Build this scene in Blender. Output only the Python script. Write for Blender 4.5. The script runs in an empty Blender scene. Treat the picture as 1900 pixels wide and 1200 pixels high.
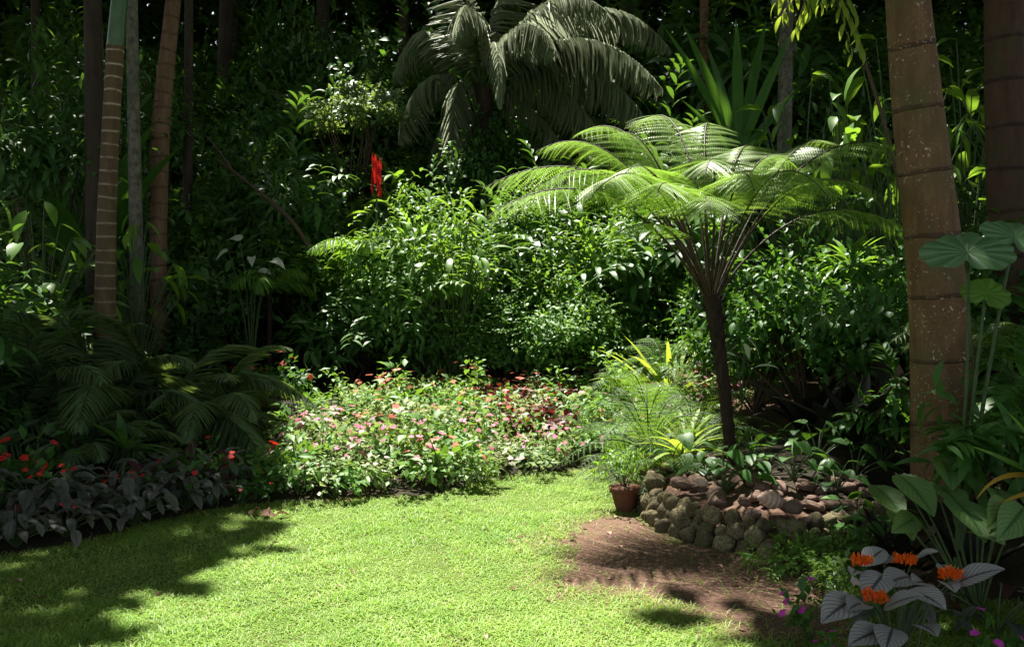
import bpy, math
import numpy as np
from math import radians, sin, cos, pi

# ------------------------------------------------------------------ camera, world, sun, exposure
sc = bpy.context.scene
COL = sc.collection
FPX, PITCH, CAMZ = 1847.0, radians(1.86), 1.6
cam_d = bpy.data.cameras.new('camera'); cam = bpy.data.objects.new('camera', cam_d); COL.objects.link(cam)
cam_d.lens = 35; cam_d.sensor_width = 36; cam_d.clip_end = 500; cam_d.clip_start = 0.05
cam.location = (0, 0, CAMZ); cam.rotation_euler = (pi / 2 - PITCH, 0, 0)
sc.camera = cam

SUN = np.array([0.13, -0.41, -0.90]); SUN = SUN / np.linalg.norm(SUN)      # direction the light travels
world = bpy.data.worlds.new('World'); sc.world = world; world.use_nodes = True
nt = world.node_tree; nt.nodes.clear()
sky = nt.nodes.new('ShaderNodeTexSky'); sky.sky_type = 'NISHITA'; sky.sun_disc = False
sky.sun_elevation = math.asin(-SUN[2]); sky.sun_rotation = math.atan2(-SUN[0], -SUN[1])
bg = nt.nodes.new('ShaderNodeBackground'); bg.inputs['Strength'].default_value = 0.062
wo = nt.nodes.new('ShaderNodeOutputWorld')
hs = nt.nodes.new('ShaderNodeHueSaturation'); hs.inputs['Saturation'].default_value = 0.45      # sky colour desaturated so the shade turns less blue
nt.links.new(sky.outputs[0], hs.inputs['Color']); nt.links.new(hs.outputs[0], bg.inputs[0]); nt.links.new(bg.outputs[0], wo.inputs[0])
sun_d = bpy.data.lights.new('sun', 'SUN'); sun_d.energy = 5.0; sun_d.angle = radians(0.53); sun_d.color = (1.0, 0.95, 0.86)
sun = bpy.data.objects.new('sun', sun_d); COL.objects.link(sun)
from mathutils import Vector
sun.rotation_euler = Vector((SUN[0], SUN[1], SUN[2])).to_track_quat('-Z', 'Y').to_euler()
sun.location = (3, 8, 25)
sc.view_settings.view_transform = 'Standard'; sc.view_settings.look = 'None'
sc.view_settings.exposure = 1.85; sc.view_settings.gamma = 1.0
sc.cycles.max_bounces = 6; sc.cycles.diffuse_bounces = 3; sc.cycles.transmission_bounces = 4; sc.cycles.glossy_bounces = 2

rng = np.random.default_rng(11)

# ------------------------------------------------------------------ picture -> place
def ray(px, py):
    u = (px - 950) / FPX; v = (600 - py) / FPX
    return np.array([u, cos(PITCH) + v * sin(PITCH), -sin(PITCH) + v * cos(PITCH)])
def at(px, py, Y):
    d = ray(px, py); return np.array([0, 0, CAMZ]) + d * (Y / d[1])

def sstep(a, b, x):
    t = np.clip((x - a) / (b - a), 0, 1); return t * t * (3 - 2 * t)
# edge of the lawn against the beds, as y over x
_EX = np.array([-9, -3.1, -2.64, -2.3, -2.1, -1.59, -1.27, -0.6, -0.25, 0.24, 0.7, 0.9, 1.0, 1.17, 1.5, 1.85, 2.2, 9])
_EY = np.array([5.0, 6.0, 6.5, 7.15, 7.4, 7.55, 7.6, 7.75, 8.4, 8.74, 8.95, 8.3, 6.7, 6.16, 5.87, 5.6, 5.0, 4.4])
def edge(x): return np.interp(x, _EX, _EY)
WALL = np.array([(1.02, 8.35), (0.92, 7.8), (0.92, 7.2), (1.0, 6.65), (1.19, 6.2), (1.52, 5.93), (1.86, 5.98), (2.2, 6.2), (2.55, 6.35)])
PC = np.array([2.45, 7.75])
_wa = np.arctan2(WALL[:, 1] - PC[1], WALL[:, 0] - PC[0]); _wa = np.where(_wa < 0, _wa + 2 * pi, _wa)
_wr = np.hypot(WALL[:, 0] - PC[0], WALL[:, 1] - PC[1])
_o = np.argsort(_wa); _wa = np.concatenate([[0], _wa[_o], [2 * pi]]); _wr = np.concatenate([[1.9], _wr[_o], [1.9]])
def wall_in(x, y):
    """metres inside the planter wall (negative outside)"""
    a = np.arctan2(y - PC[1], x - PC[0]); a = np.where(a < 0, a + 2 * pi, a)
    return np.interp(a, _wa, _wr) - np.hypot(x - PC[0], y - PC[1])
def height(x, y):
    x = np.asarray(x, float); y = np.asarray(y, float)
    e = edge(x)
    z = 0.075 * np.clip(y - np.where(x < 1.0, e, 8.8), 0, 4.2)
    s = np.clip(y - 12.3, 0, 16)
    z = z + np.where(s < 1, 0.2 * s * s, 0.4 * s - 0.2) * (1 - 0.12 * sstep(8, 16, s))
    z = z + 0.03 * np.sin(x * 1.7 + y) * sstep(0.3, 1.2, y - e)
    m = sstep(0.06, 0.2, wall_in(x, y)) * 0.20 + sstep(0.15, 1.3, wall_in(x, y)) * 0.19
    z = np.maximum(z, m)
    z = z + 0.25 * sstep(2.2, 3.2, x) * sstep(4.6, 6.2, y)*(1-sstep(-0.06,.3,wall_in(x,y)))
    return z
def gz(x, y): return float(height(np.array([x]), np.array([y]))[0])
def gp(px, py):
    d = ray(px, py); Y = np.arange(2.5, 40, 0.02)
    P = np.array([0, 0, CAMZ]) + d * (Y / d[1])[:, None]
    k = np.argmax(P[:, 2] < height(P[:, 0], P[:, 1]))
    return P[k]
def to_px(P):
    P = np.asarray(P, float) - np.array([0, 0, CAMZ])
    f = P[..., 1] * cos(PITCH) - P[..., 2] * sin(PITCH); u = P[..., 1] * sin(PITCH) + P[..., 2] * cos(PITCH)
    return np.stack([950 + FPX * P[..., 0] / f, 600 - FPX * u / f], -1)
def in_poly(x, y, poly):
    poly = np.asarray(poly, float); r = np.zeros(np.shape(x), bool)
    for (x1, y1), (x2, y2) in zip(poly, np.roll(poly, -1, 0)):
        c = ((y1 > y) != (y2 > y)) & (x < (x2 - x1) * (y - y1) / (y2 - y1 + 1e-12) + x1)
        r ^= c
    return r
def vnoise(x, y, f=1.0, seed=0):
    r = np.random.default_rng(seed); s = 0
    for k in range(7):
        a = r.uniform(0, 2 * pi); q = f * r.uniform(.6, 2.2)
        s = s + np.sin((x * cos(a) + y * sin(a)) * q + r.uniform(0, 6))
    return s / 3.5

# ------------------------------------------------------------------ materials
def nodes_of(name):
    m = bpy.data.materials.new(name); m.use_nodes = True
    t = m.node_tree; t.nodes.clear()
    out = t.nodes.new('ShaderNodeOutputMaterial')
    return m, t, out
def N(t, kind, **kw):
    n = t.nodes.new(kind)
    for k, v in kw.items(): setattr(n, k, v)
    return n
def mth(t, op, a, b=None, c=None):
    n = N(t, 'ShaderNodeMath', operation=op)
    for i, v in enumerate((a, b, c)):
        if v is None: continue
        if isinstance(v, (int, float)): n.inputs[i].default_value = v
        else: t.links.new(v, n.inputs[i])
    return n.outputs[0]
def mixc(t, f, a, b):
    n = N(t, 'ShaderNodeMix', data_type='RGBA')
    for s, v in ((n.inputs[0], f), (n.inputs[6], a), (n.inputs[7], b)):
        if isinstance(v, (int, float)): s.default_value = v
        elif isinstance(v, tuple): s.default_value = (*v, 1)
        else: t.links.new(v, s)
    return n.outputs[2]
def rampf(t, x, a, b):
    n = N(t, 'ShaderNodeMapRange'); n.clamp = True
    n.inputs[1].default_value = a; n.inputs[2].default_value = b
    t.links.new(x, n.inputs[0]); return n.outputs[0]
def noise(t, scale, detail=3, vec=None, rough=.55):
    n = N(t, 'ShaderNodeTexNoise'); n.inputs['Scale'].default_value = scale; n.inputs['Detail'].default_value = detail
    n.inputs['Roughness'].default_value = rough
    if vec is None: vec = N(t, 'ShaderNodeTexCoord').outputs['Object']
    t.links.new(vec, n.inputs['Vector']); return n.outputs['Fac']
def lc(t):
    a = N(t, 'ShaderNodeAttribute', attribute_name='lc'); s = N(t, 'ShaderNodeSeparateXYZ')
    t.links.new(a.outputs['Vector'], s.inputs[0]); return s.outputs
def leafmat(name, a, b, rough=.42, tr=.34, trc=None, mid=None, veins=None, vk=(9, 4.5), under=None, tip=None, spec=.26, edgec=None):
    """two-tone leaf: colour varies leaf by leaf; optional midrib, side veins, pale edge and underside colour"""
    m, t, out = nodes_of(name); u, v, r = lc(t)
    col = mixc(t, r, a, b)
    obj = N(t, 'ShaderNodeObjectInfo')
    nz = rampf(t, noise(t, 5.0, 2), .35, .7)
    col = mixc(t, mth(t, 'MULTIPLY', nz, .35), col, tuple(c * .55 for c in a))
    au = mth(t, 'ABSOLUTE', u)
    if tip: col = mixc(t, rampf(t, v, .55, 1.0), col, tip)
    if veins:
        ph = mth(t, 'SUBTRACT', mth(t, 'MULTIPLY', v, float(vk[0])), mth(t, 'MULTIPLY', au, float(vk[1]) * .4))
        st = mth(t, 'ABSOLUTE', mth(t, 'SUBTRACT', mth(t, 'FRACT', ph), .5))
        col = mixc(t, rampf(t, st, .33, .47), col, veins)
    if edgec: col = mixc(t, rampf(t, au, .6, .85), col, edgec)
    if mid: col = mixc(t, rampf(t, au, .16, .04), col, mid)
    if under:
        g = N(t, 'ShaderNodeNewGeometry'); col = mixc(t, g.outputs['Backfacing'], col, under)
    p = N(t, 'ShaderNodeBsdfPrincipled'); p.inputs['Roughness'].default_value = rough + .08
    p.inputs['Specular IOR Level'].default_value = spec
    t.links.new(col, p.inputs['Base Color'])
    T = N(t, 'ShaderNodeBsdfTranslucent')
    tc = mixc(t, .75, col, trc or (min(1, b[0] * 1.9 + .03), min(1, b[1] * 1.75 + .04), b[2] * .6))
    t.links.new(tc, T.inputs['Color'])
    mx = N(t, 'ShaderNodeMixShader'); mx.inputs[0].default_value = tr
    t.links.new(p.outputs[0], mx.inputs[1]); t.links.new(T.outputs[0], mx.inputs[2]); t.links.new(mx.outputs[0], out.inputs[0])
    return m
def barkmat(name, a, b, rings=None, ringc=None, ringw=.1, spots=None, scale=14, moss=None, stretch=.25, bump=.5, ringfade=None, wob=.35):
    m, t, out = nodes_of(name); u, v, r = lc(t)
    tc = N(t, 'ShaderNodeTexCoord').outputs['Object']; mp = N(t, 'ShaderNodeMapping'); mp.inputs['Scale'].default_value = (1, 1, stretch)
    t.links.new(tc, mp.inputs[0])
    nz = noise(t, scale, 6, mp.outputs[0], .65)
    col = mixc(t, rampf(t, nz, .3, .7), a, b)
    col = mixc(t, mth(t, 'MULTIPLY', rampf(t, noise(t, scale * 5, 3, tc, .7), .5, .7), .45), col, tuple(q * .45 for q in a))
    big = noise(t, 2.2, 4, tc)
    if moss: col = mixc(t, rampf(t, big, .5, .72), col, moss)
    hgt = nz
    if rings:
        ph = mth(t, 'FRACT', mth(t, 'ADD', mth(t, 'DIVIDE', v, rings), mth(t, 'MULTIPLY', noise(t, 2.0, 3, tc), wob)))
        ring = rampf(t, mth(t, 'ABSOLUTE', mth(t, 'SUBTRACT', ph, .5)), ringw, ringw * .35)
        if ringfade: ring = mth(t, 'MULTIPLY', ring, mth(t, 'ADD', .12, mth(t, 'MULTIPLY', .88, rampf(t, v, *ringfade))))
        col = mixc(t, mth(t, 'MULTIPLY', ring, rampf(t, noise(t, 11, 2, tc), .25, .5)), col, ringc)
        hgt = mth(t, 'ADD', nz, mth(t, 'MULTIPLY', ring, .8))
    if spots:
        sp = noise(t, 46, 2, tc); lo = noise(t, 5, 2, tc)
        col = mixc(t, mth(t, 'MULTIPLY', rampf(t, sp, .62, .68), rampf(t, lo, .45, .6)), col, spots)
    p = N(t, 'ShaderNodeBsdfPrincipled'); p.inputs['Roughness'].default_value = .85; p.inputs['Specular IOR Level'].default_value = .25
    bp = N(t, 'ShaderNodeBump'); bp.inputs['Strength'].default_value = bump; bp.inputs['Distance'].default_value = .02
    t.links.new(hgt, bp.inputs['Height']); t.links.new(bp.outputs[0], p.inputs['Normal'])
    t.links.new(col, p.inputs['Base Color']); t.links.new(p.outputs[0], out.inputs[0]); return m
def plain(name, a, b, scale=8, rough=.6, bump=.3, spec=.4, c=None, vary=0):
    m, t, out = nodes_of(name); nz = noise(t, scale, 5)
    col = mixc(t, rampf(t, nz, .32, .68), a, b)
    if vary: col = mixc(t, mth(t, 'MULTIPLY', N(t, 'ShaderNodeObjectInfo').outputs['Random'], vary), col, tuple(q * .42 for q in a))
    if c: col = mixc(t, rampf(t, noise(t, scale * .37, 3), .52, .68), col, c)
    p = N(t, 'ShaderNodeBsdfPrincipled'); p.inputs['Roughness'].default_value = rough; p.inputs['Specular IOR Level'].default_value = spec
    bp = N(t, 'ShaderNodeBump'); bp.inputs['Strength'].default_value = bump; bp.inputs['Distance'].default_value = .02
    t.links.new(nz, bp.inputs['Height']); t.links.new(bp.outputs[0], p.inputs['Normal'])
    t.links.new(col, p.inputs['Base Color']); t.links.new(p.outputs[0], out.inputs[0]); return m
def groundmat():
    m, t, out = nodes_of('ground'); a = N(t, 'ShaderNodeAttribute', attribute_name='lawn')
    tc = N(t, 'ShaderNodeTexCoord').outputs['Object']
    n1 = noise(t, 6, 6, tc); n2 = noise(t, 45, 5, tc, .7); n3 = noise(t, 1.3, 3, tc)
    soil = mixc(t, rampf(t, n2, .3, .7), (.06, .03, .02), (.23, .14, .10))
    soil = mixc(t, rampf(t, n1, .5, .75), soil, (.15, .085, .06))
    vo = N(t, 'ShaderNodeTexVoronoi'); vo.inputs['Scale'].default_value = 38; t.links.new(tc, vo.inputs['Vector'])
    chips = rampf(t, vo.outputs['Distance'], .28, .16)
    soil = mixc(t, mth(t, 'MULTIPLY', chips, rampf(t, n1, .45, .6)), soil, (.24, .16, .11))
    lawn = mixc(t, rampf(t, n2, .35, .65), (.05, .09, .014), (.12, .15, .035))
    dark = mixc(t, rampf(t, n3, .4, .7), (.022, .02, .012), (.05, .036, .02))
    s = N(t, 'ShaderNodeSeparateXYZ'); t.links.new(a.outputs['Vector'], s.inputs[0])
    col = mixc(t, s.outputs[0], mixc(t, s.outputs[1], dark, soil), lawn)
    p = N(t, 'ShaderNodeBsdfPrincipled'); p.inputs['Roughness'].default_value = .95; p.inputs['Specular IOR Level'].default_value = .2
    bp = N(t, 'ShaderNodeBump'); bp.inputs['Strength'].default_value = .8; bp.inputs['Distance'].default_value = .03
    t.links.new(n2, bp.inputs['Height']); t.links.new(bp.outputs[0], p.inputs['Normal'])
    t.links.new(col, p.inputs['Base Color']); t.links.new(p.outputs[0], out.inputs[0]); return m

M = {}
M['ground'] = groundmat()
M['grass'] = leafmat('grass', (.145, .285, .035), (.30, .425, .09), rough=.42, tr=.38, trc=(.38, .64, .05), tip=(.28, .41, .11), spec=.22)
M['dry_grass'] = leafmat('dry_grass', (.22, .20, .075), (.32, .29, .13), rough=.5, tr=.3)
M['fern'] = leafmat('fern', (.17, .30, .05), (.29, .43, .10), rough=.3, tr=.42, spec=.4, trc=(.34, .58, .05))
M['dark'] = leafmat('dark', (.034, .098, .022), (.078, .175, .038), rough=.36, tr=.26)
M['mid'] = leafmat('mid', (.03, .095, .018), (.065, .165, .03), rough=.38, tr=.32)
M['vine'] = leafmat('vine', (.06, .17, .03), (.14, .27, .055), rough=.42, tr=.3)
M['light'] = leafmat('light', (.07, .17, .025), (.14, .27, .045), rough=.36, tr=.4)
M['lime'] = leafmat('lime', (.13, .24, .022), (.26, .35, .045), rough=.4, tr=.42, trc=(.5, .62, .05))
M['shade_canopy'] = leafmat('shade_canopy', (.02, .06, .012), (.04, .10, .02), tr=.16)
M['pale'] = leafmat('pale', (.07, .16, .05), (.17, .26, .11), rough=.33, tr=.3)
M['palm'] = leafmat('palm', (.17, .22, .11), (.32, .38, .21), rough=.34, tr=.42, trc=(.46, .5, .36), spec=.6)  # pale grey leaf colour stands in for sun sheen on the fronds
M['areca'] = leafmat('areca', (.06, .12, .05), (.13, .20, .085), rough=.4, tr=.3)
M['bed'] = leafmat('bed', (.05, .14, .022), (.17, .28, .06), rough=.36, tr=.36, trc=(.36, .5, .10))
M['bed_pale'] = leafmat('bed_pale', (.075, .17, .035), (.23, .31, .11), rough=.36, tr=.34, trc=(.45, .52, .2))
M['white_leaf'] = leafmat('white_leaf', (.42, .46, .36), (.58, .6, .5), tr=.3, veins=(.12, .25, .08))
M['red_leaf'] = leafmat('red_leaf', (.035, .010, .012), (.10, .02, .02), rough=.34, tr=.25, trc=(.26, .03, .025))
M['silver'] = leafmat('silver', (.25, .245, .24), (.38, .37, .355), rough=.45, tr=.12, trc=(.2, .12, .12), mid=(.055, .045, .05), veins=(.085, .08, .085), vk=(9, 8), under=(.16, .07, .08))
M['silver_dark'] = leafmat('silver_dark', (.055, .07, .05), (.13, .13, .105), rough=.3, tr=.14, trc=(.15, .10, .08), mid=(.035, .04, .035), veins=(.04, .05, .045), vk=(8, 8), under=(.12, .045, .05))
M['calathea'] = leafmat('calathea', (.12, .215, .07), (.19, .295, .105), rough=.36, tr=.25, mid=(.035, .09, .03), veins=(.04, .105, .03), vk=(9, 8), under=(.045, .014, .018))
M['alocasia'] = leafmat('alocasia', (.07, .145, .06), (.09, .175, .072), rough=.35, tr=.25, veins=(.13, .22, .12), vk=(1, 0))
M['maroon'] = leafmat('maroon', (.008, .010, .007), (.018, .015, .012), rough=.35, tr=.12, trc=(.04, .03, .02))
M['yellow'] = leafmat('yellow', (.42, .25, .03), (.55, .33, .04), rough=.4, tr=.35, trc=(.7, .42, .04))
M['dead'] = leafmat('dead', (.10, .05, .03), (.2, .11, .065), rough=.7, tr=.15, trc=(.3, .15, .07))
M['pink_dead'] = leafmat('pink_dead', (.42, .24, .19), (.5, .3, .23), rough=.6, tr=.2, trc=(.5, .3, .2))
def petal(name, a, b, tr=.3): return leafmat(name, a, b, rough=.5, tr=tr, trc=b)
M['pink'] = petal('pink', (.60, .10, .24), (.72, .28, .40)); M['coral'] = petal('coral', (.66, .11, .07), (.72, .26, .18))
M['white'] = petal('white', (.5, .36, .36), (.62, .5, .48)); M['red'] = petal('red', (.42, .012, .01), (.70, .03, .018))
M['orange'] = petal('orange', (.85, .075, .008), (.9, .20, .012)); M['magenta'] = petal('magenta', (.52, .03, .36), (.66, .07, .5))
M['sun_petal'] = petal('sun_petal', (.85, .5, .02), (.9, .6, .05))
M['stem'] = plain('stem', (.03, .06, .016), (.065, .10, .03), 30); M['twig'] = plain('twig', (.05, .032, .02), (.10, .065, .04), 30, .8)
M['fern_trunk'] = barkmat('fern_trunk', (.012, .008, .006), (.05, .03, .02), scale=40, stretch=.4, bump=1.0)
M['fern_rachis'] = plain('fern_rachis', (.022, .013, .008), (.055, .033, .018), 40, .6)
M['palm_bark'] = barkmat('palm_bark', (.11, .06, .028), (.21, .125, .062), rings=.42, ringc=(.075, .042, .026), ringw=.04, wob=.35, spots=(.50, .45, .36), moss=(.10, .085, .036), bump=.8)
M['dark_bark'] = barkmat('dark_bark', (.05, .026, .017), (.10, .052, .034), rings=.4, ringc=(.035, .018, .014), ringw=.06, moss=(.05, .045, .022))
M['ring_bark'] = barkmat('ring_bark', (.075, .045, .026), (.155, .098, .058), rings=.125, ringc=(.38, .32, .23), ringw=.11, moss=(.07, .06, .03), ringfade=(.6, 3.6), wob=.8)
M['brown_bark'] = barkmat('brown_bark', (.12, .065, .04), (.22, .13, .085), rings=.2, ringc=(.10, .058, .038), ringw=.1, wob=.9)
M['grey_bark'] = barkmat('grey_bark', (.045, .04, .03), (.22, .2, .165), scale=16, stretch=.8, moss=(.05, .06, .03))
M['forest_bark'] = barkmat('forest_bark', (.03, .022, .016), (.075, .054, .04), scale=10)
M['shaft'] = plain('shaft', (.022, .07, .02), (.06, .12, .035), 5, .35, .05)
M['coral_stone'] = plain('coral_stone', (.075, .06, .034), (.33, .27, .165), 6, .95, .7, .15, c=(.07, .08, .03), vary=.75)
M['red_stone'] = plain('red_stone', (.085, .055, .042), (.22, .14, .105), 9, .85, .5, .25, c=(.08, .05, .04))
M['shell'] = plain('shell', (.40, .24, .18), (.58, .44, .36), 12, .5, .3)
M['terracotta'] = plain('terracotta', (.075, .03, .018), (.13, .05, .028), 14, .8, .3, .25)
M['log'] = barkmat('log', (.10, .07, .045), (.24, .17, .12), scale=12)

# ------------------------------------------------------------------ mesh building
class G:
    def __init__(s): s.V = []; s.F = []; s.C = []; s.n = 0
    def add(s, V, F, C):
        s.V.append(np.asarray(V, float)); s.F.append(np.asarray(F, np.int64) + s.n); s.C.append(np.asarray(C, float)); s.n += len(V); return s
    def inst(s, tpl, pos, X, up, scale, rnd=None):
        """copies of a leaf template at pos, its length along X, its face towards up"""
        V, F, C = tpl; pos = np.atleast_2d(pos); n = len(pos)
        if n == 0: return s
        X = np.broadcast_to(np.asarray(X, float), (n, 3)); up = np.broadcast_to(np.asarray(up, float), (n, 3))
        X = X / (np.linalg.norm(X, axis=1, keepdims=True) + 1e-9)
        Yv = np.cross(up, X); l = np.linalg.norm(Yv, axis=1, keepdims=True)
        Yv = np.where(l < 1e-4, np.array([0, 1., 0]), Yv / np.maximum(l, 1e-4)); Z = np.cross(X, Yv)
        sc_ = np.broadcast_to(np.asarray(scale, float).reshape(-1, 1) if np.ndim(scale) == 1 else np.asarray(scale, float), (n, 3) if np.ndim(scale) == 2 else (n, 1))
        B = np.stack([X, Yv, Z], 1)
        P = np.einsum('vi,nij->nvj', V, B) * (sc_[:, None, :] if sc_.shape[1] == 1 else 1)
        if sc_.shape[1] == 3: P = np.einsum('nvi,nij->nvj', V[None] * sc_[:, None, :], B)
        P = P + pos[:, None, :]
        k = len(V); FF = F[None] + (np.arange(n) * k)[:, None, None]
        CC = np.repeat(C[None], n, 0).copy(); CC[:, :, 2] = (rng.random(n) if rnd is None else np.broadcast_to(rnd, (n,)))[:, None]
        return s.add(P.reshape(-1, 3), FF.reshape(-1, 4), CC.reshape(-1, 3))
    def tube(s, P, rad, seg=7, rnd=.5):
        P = np.asarray(P, float); n = len(P); rad = np.broadcast_to(np.asarray(rad, float), (n,))
        T = np.gradient(P, axis=0); T /= np.linalg.norm(T, axis=1, keepdims=True) + 1e-9
        ref = np.array([0, 1., 0]) if abs(T[:, 1]).mean() < .8 else np.array([1., 0, 0])
        A = np.cross(T, ref); A /= np.linalg.norm(A, axis=1, keepdims=True) + 1e-9; B = np.cross(T, A)
        th = np.arange(seg) * 2 * pi / seg
        V = P[:, None] + rad[:, None, None] * (np.cos(th)[None, :, None] * A[:, None] + np.sin(th)[None, :, None] * B[:, None])
        L = np.concatenate([[0], np.cumsum(np.linalg.norm(np.diff(P, axis=0), axis=1))])
        C = np.zeros((n, seg, 3)); C[:, :, 0] = np.cos(th); C[:, :, 1] = L[:, None]; C[:, :, 2] = rnd
        i, j = np.meshgrid(np.arange(n - 1), np.arange(seg), indexing='ij'); jn = (j + 1) % seg
        F = np.stack([i * seg + j, i * seg + jn, (i + 1) * seg + jn, (i + 1) * seg + j], -1).reshape(-1, 4)
        return s.add(V.reshape(-1, 3), F, C.reshape(-1, 3))
    def mesh(s, name, mat, org=None):
        V = np.concatenate(s.V); F = np.concatenate(s.F); C = np.concatenate(s.C)
        if org is not None: V = V - np.asarray(org)
        me = bpy.data.meshes.new(name); nv, nf = len(V), len(F)
        me.vertices.add(nv); me.vertices.foreach_set('co', V.astype(np.float32).ravel())
        me.loops.add(nf * 4); me.loops.foreach_set('vertex_index', F.astype(np.int32).ravel())
        me.polygons.add(nf); me.polygons.foreach_set('loop_start', (np.arange(nf) * 4).astype(np.int32))
        me.polygons.foreach_set('use_smooth', np.ones(nf, bool))
        a = me.attributes.new('lc', 'FLOAT_VECTOR', 'POINT'); a.data.foreach_set('vector', C.astype(np.float32).ravel())
        me.materials.append(mat); me.update(calc_edges=True); return me

def thing(name, label, cat, loc=(0, 0, 0), group=None, rz=0, scale=None):
    o = bpy.data.objects.new(name, None); COL.objects.link(o); o.empty_display_size = .1
    o.location = tuple(float(v) for v in loc); o.rotation_euler = (0, 0, rz); o['label'] = label; o['category'] = cat
    if group: o['group'] = group
    if scale is not None: o.scale = scale if hasattr(scale, '__len__') else (scale,) * 3
    return o
def part(name, g, mat, parent, org=None, label=None):
    o = bpy.data.objects.new(name, g.mesh(name, mat, org)); COL.objects.link(o)
    if parent is not None: o.parent = parent
    if label: o['label'] = label
    return o
def solo(name, g, mat, label=None, cat=None, group=None, kind=None, loc=None):
    o = part(name, g, mat, None, loc)
    if loc is not None: o.location = tuple(float(v) for v in loc)
    if label: o['label'] = label
    if cat: o['category'] = cat
    if group: o['group'] = group
    if kind: o['kind'] = kind
    return o
KIDS = {}
def kids(o):
    if o.name not in KIDS: KIDS[o.name] = [c for c in COL.objects if c.parent == o]
    return KIDS[o.name]
def dup(root, loc, rz=0, scale=1, label=None, group=None):
    r = root.copy(); COL.objects.link(r); r.location = tuple(float(v) for v in loc); r.rotation_euler = (0, 0, rz)
    r.scale = scale if hasattr(scale, '__len__') else (scale,) * 3
    if label: r['label'] = label
    if group: r['group'] = group
    for ch in list(kids(root)):
        c = ch.copy(); COL.objects.link(c); c.parent = r
        for g in list(kids(ch)):
            d = g.copy(); COL.objects.link(d); d.parent = c
    return r

def leaf(W=.3, n=5, droop=.5, fold=.25, prof='ell', m=3, wave=0.0):
    """unit-length leaf along +X"""
    t = np.linspace(0, 1, n + 1)
    if prof == 'ell': w = np.sin(pi * np.clip(t, 0, 1) ** .85) ** .8
    elif prof == 'heart': w = np.where(t < .22, .75 + .25 * np.sin(t / .22 * pi / 2), np.cos((t - .22) / .78 * pi / 2) ** .85)
    elif prof == 'strap': w = np.minimum(1, .55 + t * 2) * np.clip((1 - t) * 3.2, 0, 1) ** .6
    elif prof == 'spoon': w = np.sin(pi * t ** 1.5) ** .8
    else: w = np.clip(1 - t, 0, 1) ** .7 * np.minimum(1, .5 + t * 6)
    w = np.maximum(w, .035) * W * .5
    ang = droop * t; dt = 1 / n
    x = np.concatenate([[0], np.cumsum(np.cos(ang[:-1] + droop * dt / 2) * dt)]); z = -np.concatenate([[0], np.cumsum(np.sin(ang[:-1] + droop * dt / 2) * dt)])
    u = np.linspace(-1, 1, m)
    V = np.zeros((n + 1, m, 3)); V[..., 0] = x[:, None]; V[..., 1] = u[None] * w[:, None] * cos(fold)
    V[..., 2] = z[:, None] + np.abs(u)[None] * w[:, None] * sin(fold) + wave * np.sin(t[:, None] * 17) * np.abs(u)[None] ** 2 * W
    C = np.zeros((n + 1, m, 3)); C[..., 0] = u[None]; C[..., 1] = t[:, None]
    i, j = np.meshgrid(np.arange(n), np.arange(m - 1), indexing='ij')
    F = np.stack([i * m + j, (i + 1) * m + j, (i + 1) * m + j + 1, i * m + j + 1], -1).reshape(-1, 4)
    return V.reshape(-1, 3), F, C.reshape(-1, 3)
def unit(v): return v / (np.linalg.norm(v, axis=-1, keepdims=True) + 1e-9)
def rdir(n, r=None): return unit((r or rng).normal(size=(n, 3)))
UP = np.array([0, 0, 1.])
LF = leaf(.5, 4, .6, .25); LF_S = leaf(.55, 2, .4, .3); LF_L = leaf(.26, 5, .9, .2); LF_B = leaf(.42, 6, .9, .2, wave=.02)
LF_P = leaf(.07, 3, .5, .3, 'lance'); LF_C = leaf(.55, 2, .5, .2); LF_H = leaf(.75, 5, .6, .2, 'heart')
PIN = leaf(.28, 1, 0, 0, 'lance', 2); PIN = (PIN[0], PIN[1], PIN[2])
PETAL = leaf(.85, 2, .5, -.1, 'spoon')

def bez(P0, P1, P2, n):
    t = np.linspace(0, 1, n)[:, None]; P0, P1, P2 = map(np.asarray, (P0, P1, P2))
    return (1 - t) ** 2 * P0 + 2 * t * (1 - t) * P1 + t * t * P2
def at_curve(P, s):
    L = np.concatenate([[0], np.cumsum(np.linalg.norm(np.diff(P, axis=0), axis=1))]); L /= L[-1]
    Q = np.stack([np.interp(s, L, P[:, k]) for k in range(3)], -1)
    e = 1e-3; A = np.stack([np.interp(np.clip(s + e, 0, 1), L, P[:, k]) - np.interp(np.clip(s - e, 0, 1), L, P[:, k]) for k in range(3)], -1)
    return Q, unit(A)
def pinnate(P, n, plen, pw=.045, start=.12, ang=55, hang=.2, curl=.5, twist=0.0, jit=.06, tipl=.35):
    """leaflets of a palm frond along the curve P -> G"""
    g = G(); s = np.repeat(np.linspace(start, .995, n), 2); sd = np.tile([1., -1.], n)
    s = np.clip(s + rng.normal(size=2 * n) * .004, 0, 1)
    Q, T = at_curve(P, s); S = unit(np.cross(T, UP)) * sd[:, None]; Nn = unit(np.cross(np.cross(T, UP), T))
    q = (s - start) / (1 - start)
    l = plen * (np.sin(pi * np.clip(q * .86 + .14, 0, 1)) ** .6 * (1 - tipl * q) + .06) * (1 + rng.normal(size=2 * n) * jit)
    a = np.radians(ang) * (1 - .45 * q)
    D = T * np.cos(a)[:, None] + S * np.sin(a)[:, None] - UP * hang + Nn * twist + rng.normal(size=(2 * n, 3)) * jit
    tpl = leaf(1.0, 4, curl, .25, 'lance')
    sc3 = np.stack([l, np.full(2 * n, pw), l], 1)
    g.inst(tpl, Q, D, Nn, sc3); g.tube(P, .0018, 4); return g
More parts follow.
